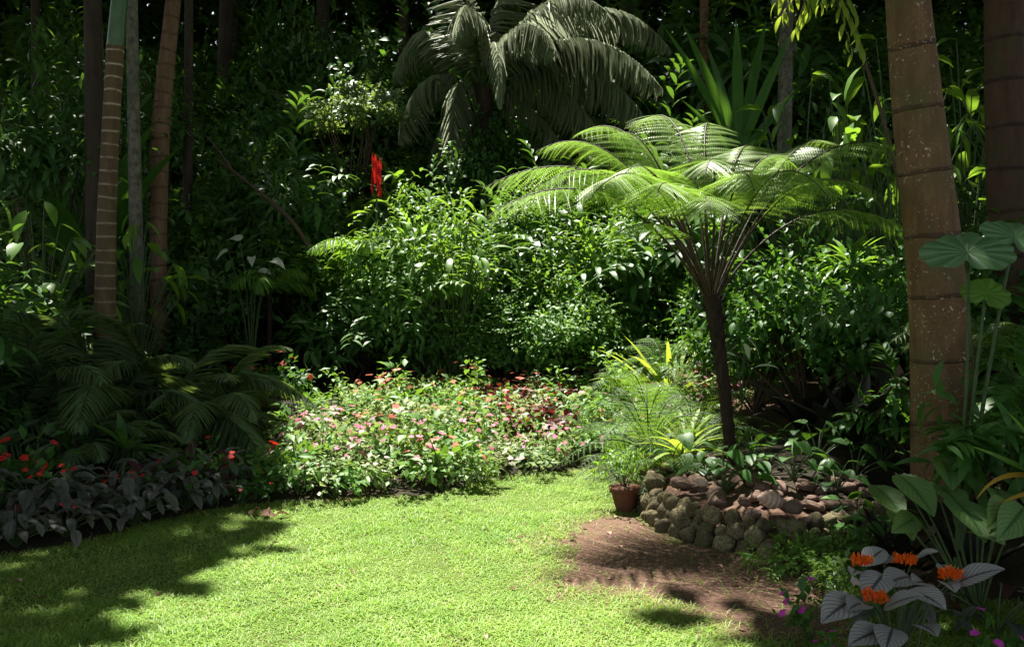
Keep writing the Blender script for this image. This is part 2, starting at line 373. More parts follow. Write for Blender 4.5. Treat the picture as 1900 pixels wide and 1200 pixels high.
def bipinnate(P, n, plen, start=.16, ang=72, hang=.12, fine=.17, nq=13, droop=.35):
    """lacy fern frond: pinnae carrying rows of small pinnules"""
    g = G(); s = np.repeat(np.linspace(start, .995, n), 2); sd = np.tile([1., -1.], n)
    Q, T = at_curve(P, s); S0 = unit(np.cross(T, UP)); S = S0 * sd[:, None]; Nn = unit(np.cross(np.cross(T, UP), T))
    q = (s - start) / (1 - start)
    l = plen * (np.clip(np.sin(pi * np.clip(q * .75 + .25, 0, 1)), 0, 1) ** .8 * np.clip(q * 6 + .25, 0, 1) + .04) * (1 + rng.normal(size=2 * n) * .05)
    a = np.radians(ang) * (1 - .35 * q)
    D = unit(T * np.cos(a)[:, None] + S * np.sin(a)[:, None] - UP * hang + rng.normal(size=(2 * n, 3)) * .05)
    g.inst(leaf(.03, 3, droop, 0, 'lance'), Q, D, Nn, l, .8)
    g.tube(P, .0015, 4); k = np.linspace(.06, .97, nq)
    pos = Q[:, None] + D[:, None] * (l[:, None] * k)[..., None] - Nn[:, None] * (droop * .5 * l[:, None] * k * k)[..., None]
    dd = unit(D[:, None] - Nn[:, None] * (droop * k)[None, :, None])
    side = unit(np.cross(Nn, D))
    L2 = l[:, None] * fine * np.clip(1.15 - k, 0, 1)[None] ** .55
    tp = leaf(.4, 1, 0, 0, 'lance', 2)
    rr = np.repeat(rng.random(2 * n) * .6 + .2, nq)
    for sg in (1, -1):
        dir2 = unit(side[:, None] * sg + dd * .45 - Nn[:, None] * .15)
        g.inst(tp, pos.reshape(-1, 3), dir2.reshape(-1, 3), np.repeat(Nn, nq, 0), L2.ravel(), np.clip(rr + rng.normal(size=rr.size) * .12, 0, 1))
    return g
def bush(rad, n, tpl, size, clumps=26, spread=.33, bottom=-.2, outward=.7, seed=None, shell=.6, droop=.25, sprig=.5):
    """leaf clumps through an uneven crown"""
    r = np.random.default_rng(seed) if seed is not None else rng
    c = rdir(clumps, r); c[:, 2] = np.where(c[:, 2] < bottom, -c[:, 2] * .5, c[:, 2])
    c = c * (shell + (1 - shell) * r.random((clumps, 1))) * (1 + .25 * r.normal(size=(clumps, 1)))
    w = r.random(clumps) + .35; k = r.choice(clumps, n, p=w / w.sum()); cs = spread * (.6 + .8 * r.random(clumps))
    p = c[k] + rdir(n, r) * (r.random((n, 1)) ** .5) * cs[k][:, None]
    out = unit(p); p = p * np.asarray(rad)
    d = unit(out * outward + rdir(n, r) * .8 - UP * droop); up = unit(UP * .8 + out * .7 + rdir(n, r) * .45)
    tone = r.random(clumps)
    g = G(); g.inst(tpl, p, d, up, size * (.45 + .95 * r.random(n) ** 1.3), np.clip(tone[k] * .6 + r.random(n) * .4, 0, 1))
    ns_ = int(clumps * sprig)
    if not ns_: return g, c * np.asarray(rad)
    a = c[r.integers(0, clumps, ns_)] * np.asarray(rad); dr = unit(unit(a / np.asarray(rad)) + UP * .5 + rdir(ns_, r) * .5); ln = np.minimum(4.2 * size, .9 * min(rad)) * (.6 + r.random(ns_))
    q = np.linspace(.15, 1, 9)[None, :, None]; b0 = a + unit(a / np.asarray(rad)) * spread * .5 * np.asarray(rad); pp = b0[:, None] + dr[:, None] * q * ln[:, None, None] - UP * (q ** 2) * ln[:, None, None] * .35
    sd = np.cross(dr, UP)[:, None] * np.tile([1, -1], 5)[:9][None, :, None]; g.inst(tpl, pp.reshape(-1, 3), (dr[:, None] * .7 + sd - UP * .2).reshape(-1, 3), unit(UP + rdir(ns_ * 9, r) * .3), size * 1.15 * (1.15 - .5 * np.tile(q.ravel(), ns_)), np.clip(.75 + r.normal(size=ns_ * 9) * .15, 0, 1))
    return g, c * np.asarray(rad)
def stems(ends, base=(0, 0, 0), r0=.02, sag=.15, n=6):
    g = G(); b = np.asarray(base, float)
    for e in ends:
        mid = (b + e) / 2 + np.array([0, 0, abs(e[2] - b[2]) * sag]) + rng.normal(size=3) * .05 * np.linalg.norm(e - b)
        g.tube(bez(b + rng.normal(size=3) * [r0, r0, 0], mid, e, n), np.linspace(r0, r0 * .3, n), 5)
    return g
def flowers(pos, nrm, size, petals=5):
    g = G()
    for p, nn in zip(pos, nrm):
        a = unit(np.cross(nn, [.3, .9, .1])); b = np.cross(nn, a); th = np.arange(petals) * 2 * pi / petals + rng.random()
        d = np.cos(th)[:, None] * a + np.sin(th)[:, None] * b + nn * .25
        g.inst(PETAL, np.repeat(p[None], petals, 0), d, nn, size * (.8 + .4 * rng.random(petals)))
    return g
def rock(seed, n=7, rough=.16):
    """lumpy stone from a cube grid -> (V,F,C)"""
    r = np.random.default_rng(seed); Vs = []; Fs = []; k = 0; t = np.tan(np.linspace(-pi / 4, pi / 4, n)); a, b = np.meshgrid(t, t, indexing='ij'); o = np.ones_like(a)
    for ax in range(3):
        for sg in (1, -1):
            q = [None] * 3; q[ax] = o * sg; q[(ax + 1) % 3] = a * sg; q[(ax + 2) % 3] = b; v = np.stack(q, -1).reshape(-1, 3)
            i, j = np.meshgrid(np.arange(n - 1), np.arange(n - 1), indexing='ij')
            f = np.stack([i * n + j, (i + 1) * n + j, (i + 1) * n + j + 1, i * n + j + 1], -1).reshape(-1, 4)
            Vs.append(unit(v)); Fs.append(f + k); k += n * n
    V = np.concatenate(Vs); w = 0
    for m_ in range(9):
        d = rdir(1, r)[0]; w = w + np.sin(V @ d * r.uniform(2, 8) + r.uniform(0, 6)) * r.uniform(.3, 1)
    V = V * (1 + rough * w / 2.2)[:, None]; V = np.sign(V) * np.abs(V) ** .9
    C = np.zeros_like(V); C[:, 2] = r.random(); return V, np.concatenate(Fs), C

# ------------------------------------------------------------------ ground
SOIL = np.array([gp(*p)[:2] for p in [(985, 1010), (1040, 985), (1120, 955), (1175, 930), (1260, 1000), (1440, 1040), (1560, 1040), (1620, 1200), (1430, 1200), (1330, 1165), (1190, 1120), (1060, 1105), (1020, 1075), (1070, 1045), (1050, 1020)]])
def seg_dist(x, y, poly):
    d = np.full(np.shape(x), 9e9); 
    for (x1, y1), (x2, y2) in zip(poly, np.roll(poly, -1, 0)):
        dx, dy = x2 - x1, y2 - y1; t = np.clip(((x - x1) * dx + (y - y1) * dy) / (dx * dx + dy * dy), 0, 1)
        d = np.minimum(d, np.hypot(x - x1 - t * dx, y - y1 - t * dy))
    return np.where(in_poly(x, y, poly), d, -d)
def lawn_mask(x, y):
    s = seg_dist(x, y, SOIL) + .10 * vnoise(x, y, 7, 3) + .05 * vnoise(x, y, 19, 4)
    m = 1 - sstep(-.10, .16, s)
    m = m * sstep(-.05, .08, edge(x) + .05 * vnoise(x, y, 6, 5) - y)
    return np.clip(m, 0, 1)
def build_ground():
    xs = np.unique(np.concatenate([np.linspace(-60, -6, 30), np.arange(-6, 6, .08), np.linspace(6, 60, 30)]))
    ys = np.unique(np.concatenate([np.linspace(-25, 2, 16), np.arange(2, 13, .08), np.linspace(13, 90, 90)]))
    X, Y = np.meshgrid(xs, ys, indexing='ij'); Z = height(X, Y); n = len(ys)
    i, j = np.meshgrid(np.arange(len(xs) - 1), np.arange(n - 1), indexing='ij')
    F = np.stack([i * n + j, (i + 1) * n + j, (i + 1) * n + j + 1, i * n + j + 1], -1).reshape(-1, 4)
    V = np.stack([X, Y, Z], -1).reshape(-1, 3); g = G().add(V, F, np.zeros_like(V))
    o = solo('ground', g, M['ground'], kind='structure')
    lm = lawn_mask(X, Y).ravel(); so = sstep(-.9, -.1, seg_dist(X, Y, SOIL)).ravel()
    d = gp(1405, 728); so = np.maximum(so, (1 - sstep(.3, 1.0, np.hypot(X - d[0], (Y - d[1]) * .6))).ravel())
    a = o.data.attributes.new('lawn', 'FLOAT_VECTOR', 'POINT')
    a.data.foreach_set('vector', np.stack([lm, so, so * 0], -1).astype(np.float32).ravel())
build_ground()
def build_grass():
    n = 560000; Y = 3.6 + 5.6 * rng.random(n) ** 1.25; X = (rng.random(n) - .5) * 2 * (Y * .53 + .6)
    k = (rng.random(n) < lawn_mask(X, Y) * (.72 + .28 * vnoise(X, Y, 4, 9)) + .03) & (wall_in(X, Y) < -.02) & (Y < edge(X) + .1)
    k &= rng.random(n) < np.clip(1.25 - (Y - 4) * .06, .5, 1)
    X, Y = X[k], Y[k]; n = len(X); Z = height(X, Y)
    hd = rng.random(n) * 2 * pi; el = rng.uniform(.12, 1.1, n)
    D = np.stack([np.cos(hd) * np.cos(el), np.sin(hd) * np.cos(el), np.sin(el)], 1)
    L = (.028 + .04 * rng.random(n)) * np.clip(.85 + .35 * vnoise(X, Y, 3, 2) + .3 * vnoise(X, Y, 11, 22), .45, 1.7)
    sc3 = np.stack([L, np.full(n, 1.0) * (.0052 + .004 * rng.random(n)), L], 1)
    tp = leaf(1.0, 2, 1.0, .2, 'lance', 2)
    dry = rng.random(n) < .04 + .12 * np.clip(vnoise(X, Y, 5, 31) - .35, 0, 1) + .35 * sstep(-.35, .1, seg_dist(X, Y, SOIL)) + .25 * sstep(-.25, .0, Y - edge(X))
    g = G(); P = np.stack([X, Y, Z], 1); k = ~dry
    tone = np.clip(.5 + .36 * vnoise(X, Y, 2.2, 8) + .28 * vnoise(X, Y, 9, 18) + rng.normal(size=n) * .3, 0, 1)
    g.inst(tp, P[k], D[k], UP, sc3[k], tone[k]); solo('lawn_grass', g, M['grass'], 'short bright green lawn grass in front of the flower bed', 'grass', kind='stuff')
    g = G(); g.inst(tp, P[dry], D[dry], UP, sc3[dry]); solo('dry_grass', g, M['dry_grass'], 'thin yellowed grass around the bare soil patch', 'grass', kind='stuff')
build_grass()

# ------------------------------------------------------------------ tree fern
def tree_fern():
    base = at(1357, 842, 7.4); base[2] = gz(base[0], base[1]) - .03; hub = at(1319, 545, 7.4)
    root = thing('tree_fern', 'slender tree fern with wide lacy lime green fronds rising from the stone planter', 'tree fern', base)
    P = bez(base, (base + hub) / 2 + np.array([.035, 0, 0]), hub, 22); t = np.linspace(0, 1, 22)
    r = .047 + .02 * sstep(.55, 1, t) + .016 * (1 - sstep(0, .15, t)) + .004 * np.sin(t * 60)
    part('trunk', G().tube(P, r, 12), M['fern_trunk'], root, base)
    ends = [((905, 340, 7.1), (1165, 205), 1.0), ((935, 402, 6.4), (1165, 270), .95), ((1070, 268, 8.4), (1220, 165), .9), ((985, 308, 7.7), (1180, 190), 1.0),
            ((1180, 236, 8.9), (1275, 150), .85), ((1335, 236, 9.1), (1310, 145), .75), ((1425, 285, 8.7), (1375, 175), .85), ((1545, 288, 8.2), (1435, 180), .9),
            ((1690, 312, 7.5), (1490, 185), 1.0), ((1640, 368, 6.7), (1465, 245), .9), ((1692, 455, 7.4), (1530, 300), .8), ((1085, 372, 6.2), (1215, 250), .9),
            ((1215, 372, 5.9), (1265, 240), .8), ((1395, 372, 5.9), (1370, 240), .8), ((1540, 372, 6.2), (1425, 235), .85), ((1130, 430, 6.6), (1215, 320), .65),
            ((1120, 318, 6.6), (1215, 215), .85), ((1300, 305, 6.4), (1305, 200), .8), ((1480, 325, 7.4), (1405, 205), .85), ((1130, 255, 7.8), (1235, 160), .85), ((1010, 352, 6.8), (1190, 230), .9), ((1300, 400, 5.9), (1310, 260), .7), ((960, 372, 6.9), (1170, 240), .9)]
    for (ex, ey, eY), (cx, cy), pl in ends:
        E = at(ex, ey, eY) + rng.normal(size=3) * .05; Cc = at(cx, cy, (7.4 + eY) / 2) + rng.normal(size=3) * .07; L = np.linalg.norm(E - hub)
        h0 = hub + np.array([(E - hub)[0], (E - hub)[1], 0]) / L * .05 - UP * .02
        Q = bez(h0, Cc, E, 26)
        f = part('frond', bipinnate(Q, 24, .43 * pl, start=.42, nq=20, hang=.13, fine=.145, droop=.55), M['fern'], root, base)
        g = G().tube(Q, np.linspace(.0105, .0025, 26), 6)
        part('rachis', g, M['fern_rachis'], f, base)
    g = G()                                              # old frond stubs round the top of the trunk
    for k in range(40):
        a = rng.random() * 2 * pi; z = rng.uniform(.3, .98) ** .7; b = P[int(z * 21)] + np.array([cos(a), sin(a), 0]) * .03; d = np.array([cos(a), sin(a), 1.6]) * (.2 + .6 * z ** 3)
        g.tube(np.array([b + d * .02, b + d * .07, b + d * .12]), [.012, .009, .003], 5)
    part('frond_stub_ruff', g, M['fern_trunk'], root, base)
tree_fern()

# ------------------------------------------------------------------ palms with their trunks
def trunk_pts(pix, Y, top_z, n=40):
    """pix: (px, py, width px) down the trunk at depth Y; carries on to the ground and to top_z"""
    c = np.array([at(p[0], p[1], Y) for p in pix]); w = np.array([p[2] for p in pix]) / FPX * Y / 2
    k = np.argsort(c[:, 2]); c, w = c[k], w[k]
    z0 = gz(c[0, 0], Y) - .05; zz = np.linspace(z0, top_z, n)
    def ext(v): return np.where(zz > c[-1, 2], v[-1] + (zz - c[-1, 2]) * (v[-1] - v[0]) / (c[-1, 2] - c[0, 2]), np.interp(zz, c[:, 2], v))
    x = ext(c[:, 0]); r = np.maximum(ext(w), w.min() * .75)
    return np.stack([x, np.full(n, Y), zz], 1), r
def frond_mesh(L=3.0, n=46, plen=.75, pw=.04, rise=.9, drop=1.2, hang=.5, curl=.9, ang=55):
    Q = bez((0, 0, 0), (L * .45, 0, rise), (L * .93, 0, rise - drop), 24)
    return pinnate(Q, n, plen, pw, hang=hang, curl=curl, ang=ang), G().tube(Q, np.linspace(.028, .006, 24) * L / 3, 6)
PALM_FROND = [frond_mesh(rise=r, drop=d, L=l) for r, d, l in ((1.5, 1.0, 2.9), (1.0, 1.3, 3.0), (.5, 1.3, 2.8))]
PALM_FROND = [(a.mesh('frond', M['palm']), b.mesh('rachis', M['stem'])) for a, b in PALM_FROND]
def palm_crown(root, org, top, n=9, s=1.0, low=True):
    for k in range(n):
        me, rm = PALM_FROND[k % (3 if low else 2)]
        f = bpy.data.objects.new('frond', me); COL.objects.link(f); f.parent = root
        f.location = tuple(float(v) for v in (np.asarray(top) - org)); f.rotation_euler = (0, -rng.uniform(0, .3), k * 2 * pi / n * 2.618 + rng.uniform(-.2, .2)); f.scale = (s,) * 3
        r = bpy.data.objects.new('rachis', rm); COL.objects.link(r); r.parent = f
def palm(name, label, pix, Y, top_z, mat, crown=9, shaft=None, seg=20, ring=0, crown_s=1.0):
    P, r = trunk_pts(pix, Y, top_z, 60); org = P[0].copy(); root = thing(name, label, 'palm', org)
    if ring: r = r * (1 + .022 * (np.abs(((P[:, 2] / ring) % 1) - .5) < .25))
    k = len(P) if shaft is None else int(np.argmax(P[:, 2] > shaft))
    part('trunk', G().tube(P[:k], r[:k], seg), mat, root, org)
    if shaft is not None: part('crownshaft', G().tube(P[k - 1:], np.linspace(r[k - 1] * .98, r[-1] * .7, len(P) - k + 1), 14), M['shaft'], root, org)
    if crown: palm_crown(root, org, P[-1], crown, crown_s)
    return root
palm('palm', 'thick brown palm trunk with pale lichen flecks behind the elephant ear leaves', [(1684, 0, 78), (1702, 200, 90), (1728, 420, 98), (1744, 600, 106), (1752, 850, 118)], 6.7, 9.0, M['palm_bark'], seg=28)
palm('palm', 'dark shaded palm trunk beside and behind the thick lichen flecked palm', [(1862, 0, 66), (1864, 200, 68), (1870, 420, 72), (1880, 650, 78)], 9.3, 10.5, M['dark_bark'], seg=24)
palm('palm', 'slim palm with pale ring scars and a green crownshaft', [(222, 0, 34), (214, 90, 32), (205, 250, 31), (198, 400, 34), (194, 620, 40)], 9.6, 6.3, M['ring_bark'], crown=6, crown_s=.45, shaft=at(216, 70, 9.6)[2], seg=20)
palm('palm', 'plain brown palm trunk leaning beside the grey mossy trunk', [(322, 0, 27), (308, 130, 30), (297, 250, 34), (295, 400, 30), (294, 540, 30)], 13.0, 8.2, M['brown_bark'], seg=18, crown=6, crown_s=.5)

# palm on the slope, its fronds drooping around a short trunk
def slope_palm():
    hub = at(893, 165, 18.0); base = np.array([hub[0], hub[1], gz(hub[0], hub[1])]); root = thing('slope_palm', 'big palm with long drooping fronds tinted pale as sun sheen on the dark slope', 'palm', base)
    P = bez(base - UP * .1, (base + hub) / 2, hub, 12); part('trunk', G().tube(P, np.linspace(.24, .2, 12), 14), M['forest_bark'], root, base)
    spec = [((1125, 22, 16.4), (1010, -75), 1.0), ((1228, 165, 16.6), (1075, -15), 1.1), ((1198, 222, 16.6), (1080, 55), 1.05), ((1122, 262, 17.0), (1010, 95), .95), ((1068, 308, 17.2), (960, 150), .95), ((1245, 95, 17.6), (1100, -90), .95),
            ((842, 300, 16.4), (835, 95), .95), ((740, 262, 17.4), (775, 85), .85), ((928, 200, 16.2), (925, -20), .5), ((728, 150, 18.5), (790, -40), .9), ((1160, 60, 18.5), (1010, -90), 1.0), ((1150, 120, 17.4), (1020, 10), 1.0), ((1020, 300, 18), (950, 120), .9),
            ((835, -50, 17), (860, -60), .9), ((985, -140, 18.5), (930, -60), .9), ((1030, 95, 16.0), (970, -30), .9), ((850, 60, 16.2), (870, -70), .8), ((790, 330, 18), (840, 150), .8)]
    for (ex, ey, eY), (cx, cy), pl in spec:
        Q = bez(hub, at(cx, cy, (18 + eY) / 2), at(ex, ey, eY), 22)
        f = part('frond', pinnate(Q, 78, .92 * pl, .04, start=.2, hang=.75, curl=.8, ang=50, jit=.1), M['palm'], root, base)
        part('rachis', G().tube(Q, np.linspace(.035, .008, 22), 6), M['stem'], f, base)
slope_palm()

# ------------------------------------------------------------------ shade: gaps cut so sun reaches chosen spots through the unseen canopy
AX = unit(np.cross(SUN, np.array([1., 0, 0]))); AY = np.cross(SUN, AX)
def sunplane(P): return np.stack([P @ AX, P @ AY], -1)
RES = .1; SZ = 700; LIT = np.zeros((SZ, SZ), bool)
def mark(P, r):
    q = np.atleast_2d(sunplane(np.atleast_2d(P))) / RES + SZ / 2; k = int(math.ceil(r / RES))
    for a, b in q:
        i0, j0 = int(a), int(b)
        ii, jj = np.mgrid[i0 - k:i0 + k + 1, j0 - k:j0 + k + 1]
        ok = (np.hypot(ii - a, jj - b) * RES <= r) & (ii >= 0) & (jj >= 0) & (ii < SZ) & (jj < SZ)
        LIT[ii[ok], jj[ok]] = True
def mark_poly(poly, z, r=.06, step=.1):
    W = []
    for px, py in poly:
        d = ray(px, py); t = (z - CAMZ) / d[2]; W.append((d * t)[:2])
    W = np.array(W); X, Y = np.meshgrid(np.arange(W[:, 0].min(), W[:, 0].max(), step), np.arange(W[:, 1].min(), W[:, 1].max(), step))
    k = in_poly(X, Y, W); mark(np.stack([X[k], Y[k], np.full(k.sum(), z)], -1), r)
LAWN_LIT = [(420, 1018), (620, 1026), (760, 1012), (880, 975), (800, 938), (640, 930), (640, 918), (830, 908), (920, 875), (1120, 862), (1115, 890), (1095, 940), (1110, 958),
            (1090, 1000), (1150, 1018), (1065, 1040), (1165, 1062), (1130, 1085), (1300, 1135), (1480, 1180), (1450, 1280), (180, 1280), (235, 1190), (295, 1110), (385, 1045)]
mark_poly(LAWN_LIT, 0.0)
mark_poly([(0, 1080), (50, 1080), (45, 1090), (0, 1092)], 0, .03)
mark_poly([(505, 890), (495, 800), (545, 715), (700, 700), (900, 690), (1150, 685), (1340, 685), (1330, 760), (1240, 860), (1100, 880), (880, 900), (800, 930), (600, 930)], .45)
mark_poly([(1360, 690), (1440, 690), (1450, 740), (1360, 745)], .4)
for px, py, Y, r in [(1180, 290, 7.6, .45), (1080, 310, 7.4, .5), (1290, 265, 8.2, .6), (985, 350, 7.0, .45), (1380, 290, 8.0, .5), (1130, 380, 6.6, .5), (1250, 370, 6.4, .4), (1360, 400, 6.2, .35), (1230, 330, 6.6, .4), (1440, 340, 7.2, .3),
                     (650, 205, 17.6, .8), (710, 215, 17.6, .5), (1100, 120, 17.0, 1.3), (1170, 185, 16.8, .8), (1040, 210, 17.1, .8), (980, 70, 16.4, .8), (860, 130, 16.8, .8), (840, 250, 16.5, .6), (1010, 30, 17, .8), (1180, 170, 17.2, .5), (850, 230, 16.8, .5), (925, 110, 16.6, .4), (1060, 250, 17.4, .5),
                     (830, 370, 13, .75), (700, 420, 13, .6), (780, 470, 12.8, .85), (850, 520, 12.7, .5), (1030, 570, 12.6, .95), (980, 480, 13.5, .6), (1100, 500, 13.5, .4), (700, 320, 13.3, .35),
                     (1245, 580, 11, .55), (920, 610, 12.8, .45), (1130, 590, 12.6, .6), (1230, 640, 11.5, .6), (980, 640, 12.5, .6), (870, 440, 13, .5), (1090, 560, 12.8, .6), (820, 420, 12.6, .5), (1010, 620, 12.3, .6), (1320, 600, 11.5, .4), (1350, 660, 12, .4), (660, 400, 12.4, .35), (700, 700, 12.4, .3), (900, 680, 12.4, .5), (1100, 680, 12.4, .6), (1220, 700, 9.6, .6), (1260, 790, 8, .45), (1190, 820, 8, .4), (1460, 480, 9.8, .45), (1400, 560, 9.6, .4), (1560, 490, 9.6, .3), (1580, 350, 10, .4), (1480, 40, 9, .4), (1600, 90, 9.5, .2),
                     (1500, 260, 10.5, .35), (1420, 190, 10.8, .3), (1330, 120, 13, .3), (80, 380, 9.8, .4), (40, 120, 12, .25), (300, 590, 9.2, .3), (1405, 722, 12.5, .5)]:
    mark(at(px, py, Y), r)
for k in range(26): mark(at(rng.uniform(1430, 1880), rng.uniform(30, 420), rng.uniform(9.8, 12)), rng.uniform(.08, .3))
for k in range(8): mark(at(rng.uniform(0, 160), rng.uniform(120, 480), rng.uniform(10, 12)), rng.uniform(.08, .22))
for k in range(260):                                     # small holes that dapple the shade
    px, py, Y = rng.uniform(-50, 1950), rng.uniform(0, 640), rng.uniform(10.5, 20)
    mark(at(px, py, Y), rng.uniform(.02, .12))
for k in range(2): mark(gp(rng.uniform(0, 260), rng.uniform(1080, 1190)), .03)
for px, py in [(1300, 905), (1330, 912), (1430, 938), (1450, 935), (1500, 1010), (1400, 945), (1280, 955), (1330, 990), (1440, 985), (1540, 1035)]: mark(at(px, py, 6.6), .06)
def lit_hit(P, r=.0):
    q = sunplane(P) / RES + SZ / 2; h = np.zeros(len(P), bool)
    for dx, dy in ((0, 0), (r, 0), (-r, 0), (0, r), (0, -r), (.7 * r, .7 * r), (-.7 * r, .7 * r), (.7 * r, -.7 * r), (-.7 * r, -.7 * r)):
        i = np.clip((q[:, 0] + dx / RES).astype(int), 0, SZ - 1); j = np.clip((q[:, 1] + dy / RES).astype(int), 0, SZ - 1); h |= LIT[i, j]
    return h

# ------------------------------------------------------------------ forest trees: trunk, limbs and a mostly unseen crown, cut by those gaps, joining the canopy
TREES = []
for x, y, r, lab, mat in [(at(252, 100, 11.5)[0], 11.5, .085, 'slim grey trunked tree with flaky mossy bark behind the ringed palm', 'grey_bark'),
                     (at(338, 100, 15)[0], 15, .08, 'thin dark tree trunk behind the leaning brown palm', 'forest_bark'),
                     (at(175, 200, 11.8)[0], 11.8, .13, 'shadowed tree trunk close behind the ringed palm', 'forest_bark'),
                     (at(1308, 30, 19)[0], 19, .10, 'pale brown slender tree trunk on the slope above the strap leaved plant', 'brown_bark'),
                     (at(1455, 150, 15.5)[0], 15.5, .13, 'grey tree trunk half hidden behind the broad leaved stand', 'grey_bark'),
                     (at(62, 50, 17)[0], 17, .09, 'thin tree trunk deep in shade above the red tinged shrub', 'forest_bark'),
                     (at(590, 30, 25)[0], 25, .2, 'dim forest trunk high behind the vine covered mound', 'forest_bark')]:
    TREES.append((x, y, r, lab, mat, None))
for k, (x, y) in enumerate([(-14, 12), (-9.5, 17), (-6, 22), (-15, 22), (-2.5, 25), (3, 24), (7.5, 20), (12, 15), (9, 10.5), (13.5, 25), (8, 28), (0, 31), (-8, 30), (-17, 32), (16, 34), (5, 36), (-4, 38), (10, 40), (-12, 41), (-9, 9), (-7.5, 4.5), (8.5, 4.5), (-5, -5), (5, -6), (0, -10), (-22, 26), (21, 28), (19, 18), (-20, 14), (-18, 38), (0, 45), (18, 42), (-8, 48), (9, 50), (-27, 40), (27, 44), (-24, 52), (22, 54)]):
    TREES.append((x + rng.uniform(-.8, .8), y + rng.uniform(-.8, .8), rng.uniform(.14, .26), None, 'forest_bark', 'forest trees around the garden'))
def forest():
    T = np.array([(t[0], t[1]) for t in TREES]); n = 330000
    x = rng.uniform(-24, 24, n); y = rng.uniform(-12, 48, n); far = np.arange(n) > 230000; y = np.where(far, rng.uniform(31, 58, n), y); x = np.where(far, rng.uniform(-34, 34, n), x)
    hz = height(x, y); z = np.maximum(hz, 0) + np.where(far, rng.uniform(1.5, 15, n), rng.uniform(0, 1, n) ** .8 * 6 + 8.8)
    P = np.stack([x, y, z], 1)
    k = ~lit_hit(P, .06) | far  # drops overhead leaves that would block sun on the lit spots
    q = to_px(P); vis = (y > 3) & (q[:, 0] > -250) & (q[:, 0] < 2150) & (q[:, 1] > -60)
    k &= ~vis | (y > 27)
    k &= ~((y < 3) & (rng.random(n) < .8))
    P = P[k]; own = np.argmin((P[:, None, 0] - T[None, :, 0]) ** 2 + (P[:, None, 1] - T[None, :, 1]) ** 2, 1)
    labs = ['tall forest tree with dark bark beyond the garden slope', 'tall forest tree shading the garden from behind the beds']
    for i, (x, y, r, lab, mat, grp) in enumerate(TREES):
        b = np.array([x, y, gz(x, y) - .1]); root = thing('forest_tree', lab or labs[0 if y > 20 else 1], 'tree', b, grp)
        Hh = 10.5 + rng.uniform(0, 2); lean = rng.normal(size=2) * (.25 if grp else .02)
        top = b + np.array([lean[0], lean[1], Hh]); Q = bez(b, (b + top) / 2 + np.array([rng.normal() * .15, 0, 0]), top, 26); t = np.linspace(0, 1, 26)
        g = G().tube(Q, r * (1 - .55 * t) + r * .5 * (1 - sstep(0, .08, t)), 12)
        for a in range(5):
            s = Q[int(rng.integers(19, 24))]; an = rng.random() * 6.28; lg = 2.4 if grp else .7; e = s + np.array([cos(an) * lg, sin(an) * lg, rng.uniform(.8, 2.2)])
            g.tube(bez(s, s + (e - s) * .5 + UP * .3, e, 8), np.linspace(r * .4, .02, 8), 6)
        part('trunk', g, M[mat], root, b)
        p = P[own == i]
        if len(p):
            g = G(); d = rdir(len(p)); d[:, 2] = d[:, 2] * .5 - .15
            g.inst(LF_C, p, d, unit(UP + rdir(len(p)) * .5), rng.uniform(.36, .62, len(p)) * np.where(p[:, 1] > 31, 1.35, 1)); part('crown', g, M['shade_canopy'], root, b)
forest()

# ------------------------------------------------------------------ plant kinds to copy
HIDE = (0, -60, -30)
def shrub(name, label, cat, rad, n, tpl, size, mat, clumps=26, ns=9, r0=.02, group=None, lift=.55, loc=(0, 0, 0), twigm='twig', **kw):
    """shrub rooted at its foot; rad are its half sizes"""
    root = thing(name, label, cat, loc, group); g, c = bush(rad, n, tpl, size, clumps, **kw)
    off = np.array([0, 0, rad[2] * lift]); o = part('foliage', g, M[mat], root, -off)
    k = rng.choice(len(c), min(ns, len(c)), replace=False); part('stems', stems(c[k] * .9 + off, (0, 0, 0), r0), M[twigm], root); return root
def stalk_plant(name, label, cat, n, H, spreadr, tpl, L, mat, group=None, loc=(0, 0, 0), tilt=.5, stemm='stem', per=1, r0=.006, each=False, stem_name='stalks', outd=.75):
    """leaves held out on separate stalks from one foot"""
    root = thing(name, label, cat, loc, group); gs = G(); gl = G()
    for k in range(n):
        a = k * 2.4 + rng.uniform(-.4, .4); rr = spreadr * math.sqrt((k + .5) / n); h = H * rng.uniform(.6, 1.0) * (1 - .3 * rr / (spreadr + 1e-6))
        e = np.array([cos(a) * rr, sin(a) * rr, h]); Q = bez((0, 0, 0), (e[0] * .25, e[1] * .25, h * .7), e, 8)
        gs.tube(Q, np.linspace(r0, r0 * .5, 8), 5)
        d = np.array([cos(a) * outd, sin(a) * outd, tilt * rng.uniform(-.8, .8) - .15]); u = unit(np.array([cos(a) * .35, sin(a) * .35 - .25, 1.]))
        if each:
            part('leaf', G().inst(tpl, e[None], d[None], u, np.array([L * rng.uniform(.75, 1.15)])), M[mat], root)
        else: gl.inst(tpl, e[None], d[None], u, np.array([L * rng.uniform(.7, 1.15)]))
    if not each: part('leaves', gl, M[mat], root)
    part(stem_name, gs, M[stemm], root); return root
